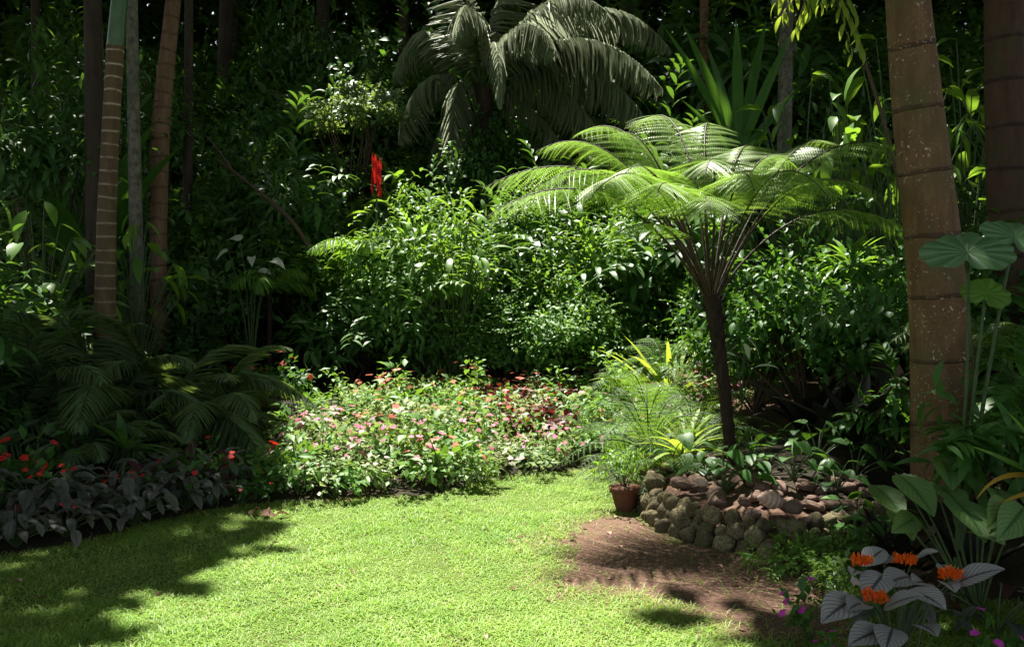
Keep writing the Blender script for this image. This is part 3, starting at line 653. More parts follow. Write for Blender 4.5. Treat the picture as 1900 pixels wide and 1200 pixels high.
def rosette(name, label, cat, n, L, W, mat, arch=1.1, el=(.5, 1.3), group=None, loc=(0, 0, 0), prof='strap', each=False, seg=9, fold=.35):
    """strap leaves springing from one point"""
    root = thing(name, label, cat, loc, group); gl = G()
    for k in range(n):
        a = k * 2.4 + rng.uniform(-.3, .3); e = rng.uniform(*el); d = np.array([cos(a) * cos(e), sin(a) * cos(e), sin(e)]); u = np.array([-cos(a) * sin(e), -sin(a) * sin(e), cos(e)])
        g = G() if each else gl
        g.inst(leaf(W, seg, arch * rng.uniform(.6, 1.3), fold, prof, wave=.03), (d * .02)[None], d[None], u, np.array([L * rng.uniform(.7, 1.1)]))
        if each: part('leaf', g, M[mat], root)
    if not each: part('leaves', gl, M[mat], root)
    return root
def frond_plant(name, label, cat, n, L, plen, mat, group=None, loc=(0, 0, 0), pw=.028, np_=30, el=(.5, 1.3), lacy=False, trunk=None, drop=.6, hang=.15, curl=.5):
    root = thing(name, label, cat, loc, group)
    for k in range(n):
        a = k * 2.4 + rng.uniform(-.3, .3); e = rng.uniform(*el); l = L * rng.uniform(.7, 1.1); h = np.array([cos(a), sin(a), 0])
        z0 = trunk or 0
        Q = bez((0, 0, z0), h * l * cos(e) * .55 + UP * (z0 + l * sin(e) * .8), h * l * cos(e) + h * l * .25 + UP * (z0 + l * sin(e) * .85 - l * drop * cos(e)), 18)
        g = bipinnate(Q, np_, plen, start=.15, nq=8) if lacy else pinnate(Q, np_, plen, pw, start=.15, hang=hang, curl=curl)
        f = part('frond', g, M[mat], root); part('rachis', G().tube(Q, np.linspace(.009, .003, 18) * max(L, .6), 5), M['stem'], f)
    if trunk: part('trunk', G().tube(np.array([[0, 0, -.05], [0, 0, trunk * .5], [0, 0, trunk + .03]]), [.05, .04, .04], 8), M['fern_trunk'], root)
    return root
def bedding(name, label, petalmat, n=250, nf=9, rad=(.25, .25, .22), leafm='bed', size=.062, tpl=LF_S, fsize=.027, cat='flowering plant', group=None, loc=(0, 0, 0)):
    root = thing(name, label, cat, loc, group); g, c = bush(rad, n, tpl, size, 14, .4, bottom=-.1, outward=.6, sprig=0)
    off = np.array([0, 0, rad[2] * .7]); part('foliage', g, M[leafm], root, -off)
    part('stems', stems(c[:7] * .9 + off, (0, 0, 0), .006), M['stem'], root)
    if nf:
        d = rdir(nf); d[:, 2] = np.abs(d[:, 2]) * .9 + .25; d = unit(d); p = d * np.asarray(rad) * 1.12 + off
        part('blossoms', flowers(p, unit(d + UP * .4 + np.array([0, -.35, 0])), fsize), M[petalmat], root)
    return root
used = set()
def put(proto, loc, rz=None, s=1.0, label=None, group=None):
    """first call moves the built plant itself, later calls copy it"""
    rz = rng.uniform(0, 6.28) if rz is None else rz
    if proto.name not in used:
        used.add(proto.name); proto.location = tuple(float(v) for v in loc); proto.rotation_euler = (0, 0, rz); proto.scale = s if hasattr(s, '__len__') else (s,) * 3
        if label: proto['label'] = label
        if group: proto['group'] = group
        return proto
    return dup(proto, loc, rz, s, label, group)
def gpos(px, Y):
    x = (px - 950) / FPX * Y; return np.array([x, Y, gz(x, Y) - .02])

# ------------------------------------------------------------------ flower bed
def flower_bed():
    lb = 'low leafy bedding plant in the sunlit flower bed, '
    pr = {'pink': [bedding('bedding_plant', lb + 'dotted with pink blooms', 'pink', nf=15), bedding('bedding_plant', lb + 'dotted with pink blooms', 'pink', nf=7, leafm='bed_pale')],
          'coral': [bedding('bedding_plant', lb + 'dotted with coral blooms', 'coral', nf=15), bedding('bedding_plant', lb + 'dotted with coral blooms', 'coral', nf=8, leafm='bed_pale')],
          'white': [bedding('bedding_plant', lb + 'with whitish blooms and pale leaves', 'white', nf=7, leafm='bed_pale')],
          'green': [bedding('bedding_plant', lb + 'green leaves without blooms', 'white', n=380, nf=0, size=.045), bedding('bedding_plant', lb + 'green leaves without blooms', 'white', n=240, nf=0, leafm='vine', size=.07)],
          'red': [bedding('red_leaf_plant', 'dark red leaved bedding plant in the middle of the flower bed', 'coral', n=130, nf=3, leafm='red_leaf', size=.085, rad=(.26, .26, .26), cat='foliage plant')],
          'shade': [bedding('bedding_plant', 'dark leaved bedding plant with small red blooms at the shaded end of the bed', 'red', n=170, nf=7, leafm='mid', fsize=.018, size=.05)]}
    grp = {'pink': 'pink bedding plants', 'coral': 'coral bedding plants', 'white': 'white bedding plants', 'green': 'green bedding plants', 'red': 'red leaved bedding plants', 'shade': 'red flowered plants in the shade'}
    c1 = gp(985, 745); c2 = gp(1285, 700)
    cnt = 0
    for yy in np.arange(7.35, 13.0, .28):
        for xx in np.arange(-2.6, 3.2, .33):
            x = xx + rng.uniform(-.12, .12); y = yy + rng.uniform(-.12, .12)
            if y < edge(x) - .03 or (x > .75 and y < 9.4) or wall_in(x, y) > -.1 or y > 12.2 + .45 * x: continue
            if x < -2.25 + .12 * (y - 8): continue
            if x > 1.6 and y < 10.2: continue
            q = to_px(np.array([x, y, gz(x, y) + .2]))
            if q[0] > 1345: continue
            r = rng.random()
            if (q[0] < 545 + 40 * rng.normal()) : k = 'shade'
            elif (abs(q[0] - 985) < 72 and 668 < q[1] < 800 and r < .4) or (1250 < q[0] < 1330 and 650 < q[1] < 730 and r < .4) or (abs(q[0]-900)<60 and 700<q[1]<740 and r<.3): k = 'red'
            else:
                f1 = vnoise(x, y, 2.6, 51) + .35 * rng.normal(); f2 = vnoise(x, y, 2.2, 52) + .35 * rng.normal()
                k = ('pink' if f2 > -.1 else 'coral') if f1 > .12 else ('white' if f2 > .45 else 'green')
            p = pr[k][int(rng.integers(len(pr[k])))]
            s = rng.uniform(.7, 1.4); put(p, (x, y, gz(x, y) - .02), None, (s * 1.12, s * 1.12, s * rng.uniform(.68, 1.08)), group=grp[k]); cnt += 1
    print('bed plants', cnt)
flower_bed()

# ------------------------------------------------------------------ stone planter
def planter():
    L = np.concatenate([[0], np.cumsum(np.hypot(*np.diff(WALL, axis=0).T))]); b = np.array([WALL[4][0], WALL[4][1], 0.])
    root = thing('stone_wall', 'low curved dry stone wall of knobbly pale rocks around the tree fern', 'stone wall', b)
    protos = [G().add(*rock(s, 10, .17)).mesh('stone', M['coral_stone']) for s in range(9)]
    cnt = 0
    for c, (z, sz) in enumerate([(.03, .068), (.105, .064), (.175, .06), (.24, .056)]):
        s = .04 * c
        while s < L[-1] and cnt < 100:
            k = sz * rng.uniform(.75, 1.3); x = np.interp(s, L, WALL[:, 0]); y = np.interp(s, L, WALL[:, 1])
            dn = unit(np.array([PC[0] - x, PC[1] - y])); ins = .02 + c * .025 + rng.uniform(-.02, .03)
            o = bpy.data.objects.new('stone', protos[int(rng.integers(9))]); COL.objects.link(o); o.parent = root
            o.location = tuple(float(v) for v in (np.array([x + dn[0] * ins, y + dn[1] * ins, z + gz(x - dn[0] * .3, y - dn[1] * .3) + rng.uniform(-.015, .015)]) - b)); o.rotation_euler = tuple(rng.uniform(0, 6.28, 3)); o.scale = (k * rng.uniform(.85, 1.1), k * .92, k * rng.uniform(.72, .92)); cnt += 1
            s += k * 2.0
    rp = [G().add(*rock(40 + s, 8, .11)).mesh('loose_stone', M['red_stone']) for s in range(5)]
    for k in range(95):
        px, py = rng.uniform(1200, 1560), rng.uniform(868, 950)
        for _ in range(20):
            s = rng.uniform(0.3, L[-1] * .98); x = np.interp(s, L, WALL[:, 0]); y = np.interp(s, L, WALL[:, 1]); dn = unit(np.array([PC[0] - x, PC[1] - y])); i = rng.uniform(.12, .75); x += dn[0] * i; y += dn[1] * i
            break
        o = bpy.data.objects.new('loose_stone', rp[k % 5]); COL.objects.link(o); z = .05
        o.location = (float(x), float(y), gz(x, y) + .03 + (.05 if i < .25 else 0)); o.rotation_euler = (rng.uniform(-.4, .4), rng.uniform(-.4, .4), rng.uniform(0, 6.28)); q = rng.uniform(.026, .056); o.scale = (q * rng.uniform(1, 1.5), q, q * rng.uniform(.55, .85))
        o['label'] = 'rounded reddish brown stone lying on top of the planter behind the wall'; o['category'] = 'stone'; o['group'] = 'loose reddish stones on the planter'
    # two pale shells on the rim
    for (px, py, Y), lab in (((1432, 938, 6.15), 'big pale ribbed shell lying on the planter rim in a spot of sun'), ((1302, 903, 6.7), 'small pinkish shell lying among the reddish stones on the planter')):
        p = at(px, py, Y); p[2] = gz(p[0], p[1]) + .1; g = G(); t = np.linspace(0, 1, 26); s = .15 if px > 1400 else .09
        Q = np.stack([(t - .5) * s * 1.5, 0 * t, .01 * np.sin(t * 6)], 1); r = s * .34 * np.sin(pi * np.clip(t * .9 + .07, 0, 1)) ** 1.3 * (1 + .10 * np.sin(t * 44)) + .002
        g.tube(Q, r, 16); o = solo('sea_shell', g, M['shell'], lab, 'shell'); o.location = tuple(float(v) for v in p); o.rotation_euler = (0, .15, .35)
planter()
# pot at the end of the wall
def pot():
    p = gp(1160, 948); p[2] = gz(p[0], p[1]); root = thing('terracotta_pot', 'small terracotta pot standing at the end of the stone wall', 'pot', p)
    prof = np.array([(.06, 0), (.085, .07), (.10, .14)]); Q = np.stack([0 * prof[:, 1], 0 * prof[:, 1], prof[:, 1]], 1)
    part('body', G().tube(Q, prof[:, 0], 24), M['terracotta'], root)
    part('rim', G().tube(np.array([[0, 0, .14], [0, 0, .142], [0, 0, .185], [0, 0, .187], [0, 0, .15]]), [.10, .115, .118, .10, .095], 24), M['terracotta'], root)
    part('soil', G().tube(np.array([[0, 0, .150], [0, 0, .155], [0, 0, .156]]), [.094, .05, .001], 24), M['log'], root)
    r = bedding('potted_plant', 'fine leaved green plant growing in the terracotta pot', 'white', n=420, nf=0, rad=(.2, .2, .22), leafm='light', size=.05, tpl=LF_L, cat='potted plant'); r.location = (p[0], p[1], p[2] + .155)
pot()

# ------------------------------------------------------------------ planting: the planter and its neighbourhood
def around_planter():
    f = frond_plant('feathery_fern', 'feathery bright green fern mound above the terracotta pot', 'fern', 34, .55, .1, 'light', np_=16, lacy=True, el=(.4, 1.3)); put(f, gpos(1205, 8.0) + UP * .12, .3, 1.45)
    put(f, gpos(1165, 8.6), 2, 1.2, 'feathery bright green fern at the lawn corner behind the pot'); put(f, gpos(1290, 8.9), 4, 1.5, 'feathery green fern behind the lime bromeliad')
    put(f, gpos(1240, 7.45), 1, 1.0, 'feathery green fern trailing over the left end of the stone wall')
    rb = rosette('bromeliad', 'bright yellow green bromeliad rosette left of the tree fern trunk', 'bromeliad', 20, .5, .10, 'lime', arch=1.0, el=(.5, 1.4)); put(rb, gpos(1272, 7.55) + UP * .12, 1)
    put(rb, gpos(1150, 10.4), 2, .8, 'small lime bromeliad in the middle of the flower bed'); put(rb, gpos(1375, 9.6), 3, .8, 'small lime bromeliad behind the tree fern trunk')
    ff = frond_plant('lime_fern', 'arching lime green fern at the right end of the flower bed', 'fern', 14, .75, .17, 'light', np_=20, lacy=True, el=(.4, 1.2)); put(ff, gpos(1205, 9.9) + UP * .25, 0, 1.25)
    put(ff, gpos(1235, 11.2) + UP * .45, 2, 1.2, 'pale arching fern below the spiky yellow green plant'); put(ff, gpos(1160, 11.0) + UP * .25, 4, .9, 'small lime fern near the dark red leaves')
    sp = rosette('spiky_plant', 'tall spiky yellow green plant with a reddish heart at the back of the bed', 'foliage plant', 26, 1.0, .07, 'lime', arch=.8, el=(.5, 1.45)); put(sp, gpos(1245, 11.2), 0, (1, 1, 1.2))
    an = stalk_plant('anthurium', 'heart leaved plant on thin stalks growing between the planter stones', 'foliage plant', 9, .30, .2, LF_H, .12, 'mid', group='heart leaved plants on the planter')
    for px, Y in [(1310, 7.2), (1385, 6.8), (1430, 7.1), (1475, 6.7), (1520, 7.0), (1555, 6.6), (1590, 6.9), (1345, 6.7), (1480, 7.6), (1560, 7.6), (1620, 6.3), (1400, 7.8), (1640, 7.2), (1590, 6.2), (1265, 7.4), (1640, 5.9), (1600, 5.7)]: put(an, gpos(px, Y), None, rng.uniform(.75, 1.3), group='heart leaved plants on the planter')
    mo = shrub('mossy_clump', 'mossy green small leaved clump at the foot of the wall', 'foliage plant', (.24, .2, .13), 900, LF_S, .028, 'light', clumps=30, ns=6, r0=.004); put(mo, gpos(1490, 5.65), 0, 1.1)
    put(mo, gpos(1560, 5.75), 1, 1.2, 'mossy green clump growing up the right end of the stone wall'); put(mo, gpos(1540, 5.35), 2, .9, 'mossy green clump touching the pale flowered plant near the wall end')
    wp = bedding('pale_plant', 'small plant with cream tinted leaves between the wall and the silver leaves', 'white', n=90, nf=4, rad=(.16, .14, .14), leafm='pale', size=.05, cat='foliage plant'); put(wp, gpos(1560, 5.1), 0)
    # dark bold leaves behind the planter
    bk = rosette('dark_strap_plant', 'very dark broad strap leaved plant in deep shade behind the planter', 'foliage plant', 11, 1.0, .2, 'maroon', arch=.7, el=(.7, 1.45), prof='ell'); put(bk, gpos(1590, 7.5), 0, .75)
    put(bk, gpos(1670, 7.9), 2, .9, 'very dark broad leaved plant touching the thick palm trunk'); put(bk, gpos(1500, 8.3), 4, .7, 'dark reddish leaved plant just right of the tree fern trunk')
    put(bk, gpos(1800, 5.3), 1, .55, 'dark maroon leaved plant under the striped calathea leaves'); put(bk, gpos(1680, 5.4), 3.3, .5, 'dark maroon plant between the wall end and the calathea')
    wl = stalk_plant('white_leaf_plant', 'plant with hanging white narrow leaves behind the tree fern trunk', 'foliage plant', 7, .75, .12, LF_L, .26, 'white_leaf', tilt=-.8); put(wl, gpos(1378, 8.8) + UP * .35, 0)
    lg = G().tube(np.array([[-.4, 0, 0], [0, .03, .02], [.4, 0, 0]]), [.06, .07, .055], 10); o = solo('fallen_log', lg, M['log'], 'short fallen log on the sunlit soil patch behind the tree fern', 'log'); p = gp(1395, 722); o.location = (p[0], p[1], p[2] + .03); o.rotation_euler = (0, 0, .2)
around_planter()

def orange_plant():
    b = np.array([1.62, 4.15, 0.0]); b[2] = gz(b[0], b[1]); root = thing('silver_leaf_plant', 'silver grey veined leaf plant with four orange flower heads', 'flowering plant', b)
    heads = [(1598, 1055, 4.25), (1678, 1052, 4.35), (1764, 1080, 4.2), (1622, 1122, 4.0)]
    tpl = leaf(.55, 9, .55, .22, 'ell', 7, wave=.012)
    leaves = [((1590, 1110, 4.0), (1548, 1160, 3.85), .27), ((1605, 1120, 4.0), (1570, 1140, 3.75), .2), ((1640, 1065, 4.2), (1612, 1125, 4.0), .25), ((1690, 1070, 4.25), (1640, 1100, 4.05), .24), ((1680, 1095, 4.1), (1738, 1135, 3.9), .25), ((1640, 1130, 4), (1690, 1130, 3.9), .19),
              ((1605, 1050, 4.3), (1640, 1040, 4.4), .2), ((1640, 1045, 4.4), (1668, 1028, 4.6), .16), ((1690, 1045, 4.4), (1722, 1045, 4.3), .17), ((1600, 1050, 4.3), (1585, 1030, 4.6), .16), ((1770, 1085, 4.2), (1840, 1078, 4.1), .22), ((1750, 1080, 4.25), (1785, 1110, 4.0), .18), ((1760, 1070, 4.3), (1742, 1045, 4.5), .15), ((1720, 1085, 4.3), (1700, 1090, 4.1), .2), ((1590, 1058, 4.2), (1584, 1085, 4.05), .13),
              ((1655, 1165, 3.9), (1650, 1220, 3.7), .24), ((1640, 1170, 3.9), (1590, 1210, 3.75), .24), ((1700, 1160, 4), (1740, 1190, 3.8), .2), ((1700, 1070, 4.5), (1730, 1062, 4.3), .18)]
    for s, e, L in leaves:
        S, E = at(*s), at(*e); d = E - S; part('leaf', G().inst(tpl, S[None], d[None] + np.array([[0, 0, .08]]), unit(np.array([0, -.55, 1.])), np.array([L])), M['silver'], root, b)
    gs = G()
    for h in heads:
        H = at(*h); gs.tube(bez(b + rng.normal(size=3) * .03, (b + H) / 2 + np.array([0, .06, .12]), H - UP * .01, 10), np.linspace(.007, .004, 10), 6)
        n = 95; a = rng.random(n) * 6.28; rr = np.sqrt(rng.random(n)) * .043; p = H + UP * .014 + np.stack([np.cos(a) * rr, np.sin(a) * rr, .012 + rng.uniform(-.012, .02, n)], 1); d = unit(p - H + UP * .05 + rdir(n) * .02)
        f = part('flower_head', G().inst(leaf(.75, 2, .2, .5, 'spoon'), p, d, rdir(n), rng.uniform(.016, .028, n)), M['orange'], root, b)
        k = slice(0, 14); part('stamens', G().inst(leaf(.5, 2, .1, .5, 'spoon'), p[k] + d[k] * .015, d[k], rdir(14), np.full(14, .011)), M['sun_petal'], f, b)
    for s, e, L in leaves:
        S = at(*s); gs.tube(bez(b, (b + S) / 2 + np.array([0, .05, .1]), S, 8), np.linspace(.006, .003, 8), 5)
    part('stems', gs, M['stem'], root, b)
    fp = bedding('pink_flower_plant', 'small plant with magenta flowers at the edge of the bare soil', 'magenta', n=60, nf=6, rad=(.15, .13, .17), leafm='mid', size=.07, fsize=.023); put(fp, gpos(1512, 4.5) , 0)
    for (px, py, Y) in [(1822, 1125, 4.0)]:
        put(fp, gpos(px + 12, 4.0), 2, 1.1, 'small plant with pink flowers right of the silver leaves')
    put(fp, gpos(1545, 4.0), 4, .8, 'small leafy plant with one pink flower beside the lowest silver leaf')
    ds = stalk_plant('silver_seedling', 'dim grey leaved plant in the dark corner behind the silver leaf plant', 'foliage plant', 9, .25, .22, LF_B, .2, 'silver_dark'); put(ds, gpos(1700, 4.7), 0); put(ds, gpos(1860, 4.6), 1, 1.1, 'dim grey leaved plant under the striped calathea'); put(ds, gpos(1760, 3.9), 3, .8, 'dim grey leaved plant at the foot of the silver leaf plant')
orange_plant()

def calathea():
    b = np.array([2.25, 4.75, 0]); b[2] = gz(b[0], b[1]); root = thing('calathea', 'broad striped green calathea with maroon undersides beside the thick palm', 'foliage plant', b); gs = G()
    tpl = leaf(.48, 10, .5, .2, 'ell', 7, wave=.012)
    L = [((1665, 880, 4.9), (1745, 955, 4.5), .3), ((1690, 890, 5.0), (1750, 930, 4.6), .26), ((1765, 925, 4.7), (1838, 995, 4.3), .32), ((1745, 850, 5.0), (1775, 905, 4.7), .26), ((1735, 900, 4.9), (1785, 940, 4.6), .28), ((1840, 905, 4.8), (1880, 950, 4.5), .24), ((1870, 930, 4.6), (1850, 990, 4.3), .25),
         ((1620, 900, 5.2), (1690, 965, 4.8), .28), ((1655, 945, 4.9), (1700, 1000, 4.6), .24), ((1900, 940, 4.5), (1870, 1010, 4.2), .28), ((1800, 985, 4.5), (1850, 1010, 4.3), .2), ((1700, 960, 4.8), (1660, 1000, 4.5), .22), ((1820, 850, 5.2), (1790, 900, 4.9), .26), ((1880, 860, 5), (1910, 930, 4.8), .26)]
    for s, e, l in L:
        S, E = at(*s), at(*e); d = E - S
        part('leaf', G().inst(tpl, S[None], d[None] + np.array([[0, 0, .06]]), unit(np.array([.05, -1.0, .75])), np.array([l * 1.22])), M['calathea'], root, b); gs.tube(bez(b, (b + S) / 2 + np.array([0, .05, .08]), S, 8), np.linspace(.008, .004, 8), 5)
    part('stalks', gs, M['stem'], root, b)
    y = np.array([2.62, 4.9, 0]); y[2] = gz(y[0], y[1]) ; root = thing('yellow_strap_plant', 'strap leaved plant with curling orange yellow leaves over the calathea', 'foliage plant', y)
    top = at(1960, 900, 4.8)
    for cx, cy, ex, ey, w, mt in [(1860, 850, 1812, 925, .035, 'yellow'), (1890, 915, 1852, 935, .03, 'yellow'), (1870, 850, 1805, 828, .035, 'light'), (1910, 800, 1870, 765, .035, 'light'), (1985, 800, 2010, 760, .04, 'light'), (2000, 850, 2060, 900, .04, 'lime')]:
        Q = bez(top, at(cx, cy, 4.7), at(ex, ey, 4.5), 16); V = []; C = []
        for k, q in enumerate(Q):
            t = k / 15; ww = w * max(.06, (1 - t) ** .6) * .5; T = unit(Q[min(k + 1, 15)] - Q[max(k - 1, 0)]); S = unit(np.cross(T, np.array([0, -1., .25])))
            for u in (-1, 0, 1): V.append(q + S * ww * u + np.array([0, -abs(u) * .2 * ww, 0])); C.append((u, t, .5))
        i, j = np.meshgrid(np.arange(15), np.arange(2), indexing='ij'); F = np.stack([i * 3 + j, (i + 1) * 3 + j, (i + 1) * 3 + j + 1, i * 3 + j + 1], -1).reshape(-1, 4)
        part('leaf', G().add(V, F, C), M[mt], root, y, 'orange yellow leaf' if mt == 'yellow' else None)
    part('stem', G().tube(bez(y, (y + top) / 2, top, 8), .025, 8), M['stem'], root, y)
calathea()

def alocasia():
    b = np.array([2.28, 5.1, 0]); b[2] = gz(b[0], b[1]); root = thing('elephant_ear', 'elephant ear plant with a big flat ribbed leaf before the thick palm trunk', 'foliage plant', b)
    th = np.linspace(-pi, pi, 73)
    r = 1 - .30 * np.exp(-(np.abs(np.abs(th) - pi) / .35) ** 2) * 2.0 + .16 * np.exp(-(th / .4) ** 2) + .018 * np.sin(th * 23)
    for (px, py, Y), (ax, az), s, (dx, dz), stem in [((1795, 468, 5.0), (-.12, .42), .178, (1, .0), (1805, 640)), ((1885, 440, 5.3), (.2, .5), .15, (1, -.3), (1850, 560)), ((1830, 545, 5.2), (0, .8), .10, (.3, .2), (1815, 640))]:
        c = at(px, py, Y); ey = unit(np.array([ax, -az * 1.5, .9])); ex = unit(np.cross(np.array([.1, 1., 0.3]), ey)); ez = np.cross(ey, ex); V = []; C = []
        d0 = np.array([-.25, -.05])
        for k in range(7):
            f = k / 6
            for t, rr in zip(th, r):
                a = t - pi / 2 + .25; x = cos(a) * rr * f * s * 1.3; z = sin(a) * rr * f * s * .95
                up = .05 * s * cos(t * 12) * f - .16 * s * f * f + .1 * s * f
                V.append(c + ex * x - ez * z + ey * up); C.append((.1 + f * .8, (t + pi) / (2 * pi) * 13, .5))
        n = len(th); i, j = np.meshgrid(np.arange(6), np.arange(n - 1), indexing='ij'); F = np.stack([i * n + j, i * n + j + 1, (i + 1) * n + j + 1, (i + 1) * n + j], -1).reshape(-1, 4)
        f_ = part('leaf', G().add(V, F, C), M['alocasia'] if py < 450 or s > .15 else M['light'], root, b)
        part('stalk', G().tube(bez(b, at(*stem, 5.15), c - ey * .01, 16), np.linspace(.014, .007, 16), 8), M['stem'], f_, b)
alocasia()

# ------------------------------------------------------------------ right side
def right_side():
    s1 = shrub('broad_leaf_shrub', 'dark glossy long leaved shrub spilling in front of the thick palm base', 'shrub', (.42, .35, .42), 260, LF_L, .2, 'mid', clumps=22, shell=.5, ns=10, r0=.01, lift=.9); put(s1, gpos(1860, 5.0) + UP * .46, 0, .85)
    put(s1, gpos(1930, 5.6) + UP * .3, 2, 1.15, 'dark glossy shrub below the second palm, half cut off by the picture edge'); put(s1, gpos(1690, 7.2), 4, .8, 'dark glossy shrub at the foot of the thick palm trunk')
    s2 = shrub('hedge_shrub', 'mid green small leaved shrub with sunlit top behind the tree fern', 'shrub', (.95, .8, .75), 3200, LF, .095, 'mid', clumps=60, ns=14, r0=.018, lift=.85)
    put(s2, gpos(1500, 9.9), 0, (1, 1, 1.2)); put(s2, gpos(1620, 9.4), 1.5, (1, 1, 1.2), 'mid green shrub beside the thick palm, its top catching the sun'); put(s2, gpos(1400, 10.9), 3, (.8, .8, .85), 'rounded mid green shrub behind the white hanging leaves')
    put(s2, gpos(1560, 11.5), 4.4, (1.1, 1, 1.5), 'taller green shrub at the back between tree fern and palm'); put(s2, gpos(1800, 9.5), 2.3, (1, 1, 1.2), 'dark shrub between the two palm trunks')
    ap = frond_plant('arching_fern', 'arching fern reaching out beside the thick palm trunk', 'fern', 12, .9, .2, 'fern', np_=20, lacy=True, el=(.3, 1.1), trunk=.9); put(ap, gpos(1640, 9.0), 1, 1)
    put(ap, gpos(1800, 8.0), 2.5, .9, 'shaded fern between the two palm trunks')
    br = stalk_plant('broad_leaf_stand', 'tall stand of broad drooping green leaves behind the tree fern crown', 'foliage plant', 46, 3.0, .9, LF_B, .36, 'light', tilt=.9, r0=.012); put(br, gpos(1560, 11.2), 0, (1, 1, 1.3))
    put(br, gpos(1660, 10.6), 2, (.9, .9, 1.45), 'broad leaved stand close behind the thick palm trunk'); put(br, gpos(1480, 12.2), 4, (1, 1, 1.35), 'broad leaved stand to the right of the strap leaved plant'); put(br, gpos(1790, 11), 1, (1, 1, 1.4), 'broad leaved stand between the two palms, lit from behind')
    put(br, gpos(1925, 10.5), 5, (1, 1, 1.5), 'broad leaved stand behind the second palm trunk')
    cd = rosette('narrow_leaf_plant', 'bright clump of narrow glossy leaves below the right fern fronds', 'foliage plant', 34, .55, .12, 'light', arch=1.2, el=(.1, 1.4)); p = gpos(1575, 9.6); put(cd, p + UP * 1.5, 0, .9)
    # fan of big strap leaves
    b = gpos(1372, 12.8); root = thing('strap_leaf_plant', 'fan of giant upright strap leaves on the slope behind the tree fern', 'foliage plant', b); o = at(1368, 300, 12.8); gst = G()
    for (cx, cy), (ex, ey), w, Y in [((1330, 190), (1246, 38), .16, 12.6), ((1335, 170), (1278, 30), .17, 12.9), ((1345, 150), (1322, 80), .15, 12.4), ((1375, 130), (1372, 20), .17, 13), ((1410, 130), (1425, 20), .15, 13), ((1430, 150), (1470, 50), .15, 12.8), ((1320, 250), (1270, 190), .13, 12.4), ((1440, 220), (1490, 160), .13, 12.6)]:
        E = at(ex, ey, Y); Q = bez(o, at(cx, cy, 12.7), E, 2); d = E - o; L = np.linalg.norm(d)
        part('leaf', G().inst(leaf(w / L * .9, 12, .25, .3, 'ell', 5, wave=.01), o[None], d[None] + np.array([[0, 0, .15]]), unit(np.array([-(d[0]) * .5, -.9, .35])), np.array([L])), M['mid'], root, b)
    part('stem', G().tube(bez(b, (b + o) / 2, o, 8), np.linspace(.09, .05, 8), 10), M['stem'], root, b)
    # sapling with a bright hanging branch
    b = gpos(1730, 9.3); root = thing('sapling', 'slender sapling with a hanging branch of bright yellow green leaves', 'tree', b); tip = at(1530, -60, 9.2); Q = bez(b, (b + tip) / 2 + np.array([.35, 0, .5]), tip, 16); part('trunk', G().tube(Q, np.linspace(.03, .012, 16), 8), M['twig'], root, b)
    g = G(); gl = G()
    for (ex, ey) in [(1450, 30), (1475, 55), (1500, 20), (1440, 5), (1520, 10), (1600, 90), (1590, 30), (1460, -20), (1580, 100)]:
        E = at(ex, ey, 9.0 + rng.uniform(-.2, .2)); B = bez(tip, (tip + E) / 2 + UP * .12, E, 10); g.tube(B, np.linspace(.008, .002, 10), 5); s = np.linspace(.35, 1, 9); Qp, T = at_curve(B, s); sd = np.tile([1, -1], 5)[:9]
        gl.inst(LF_L, Qp, T * .6 + unit(np.cross(T, UP)) * sd[:, None] * .6 - UP * .45, UP + rdir(9) * .4, rng.uniform(.12, .19, 9))
    part('branches', g, M['twig'], root, b); part('leaves', gl, M['lime'], root, b)
right_side()

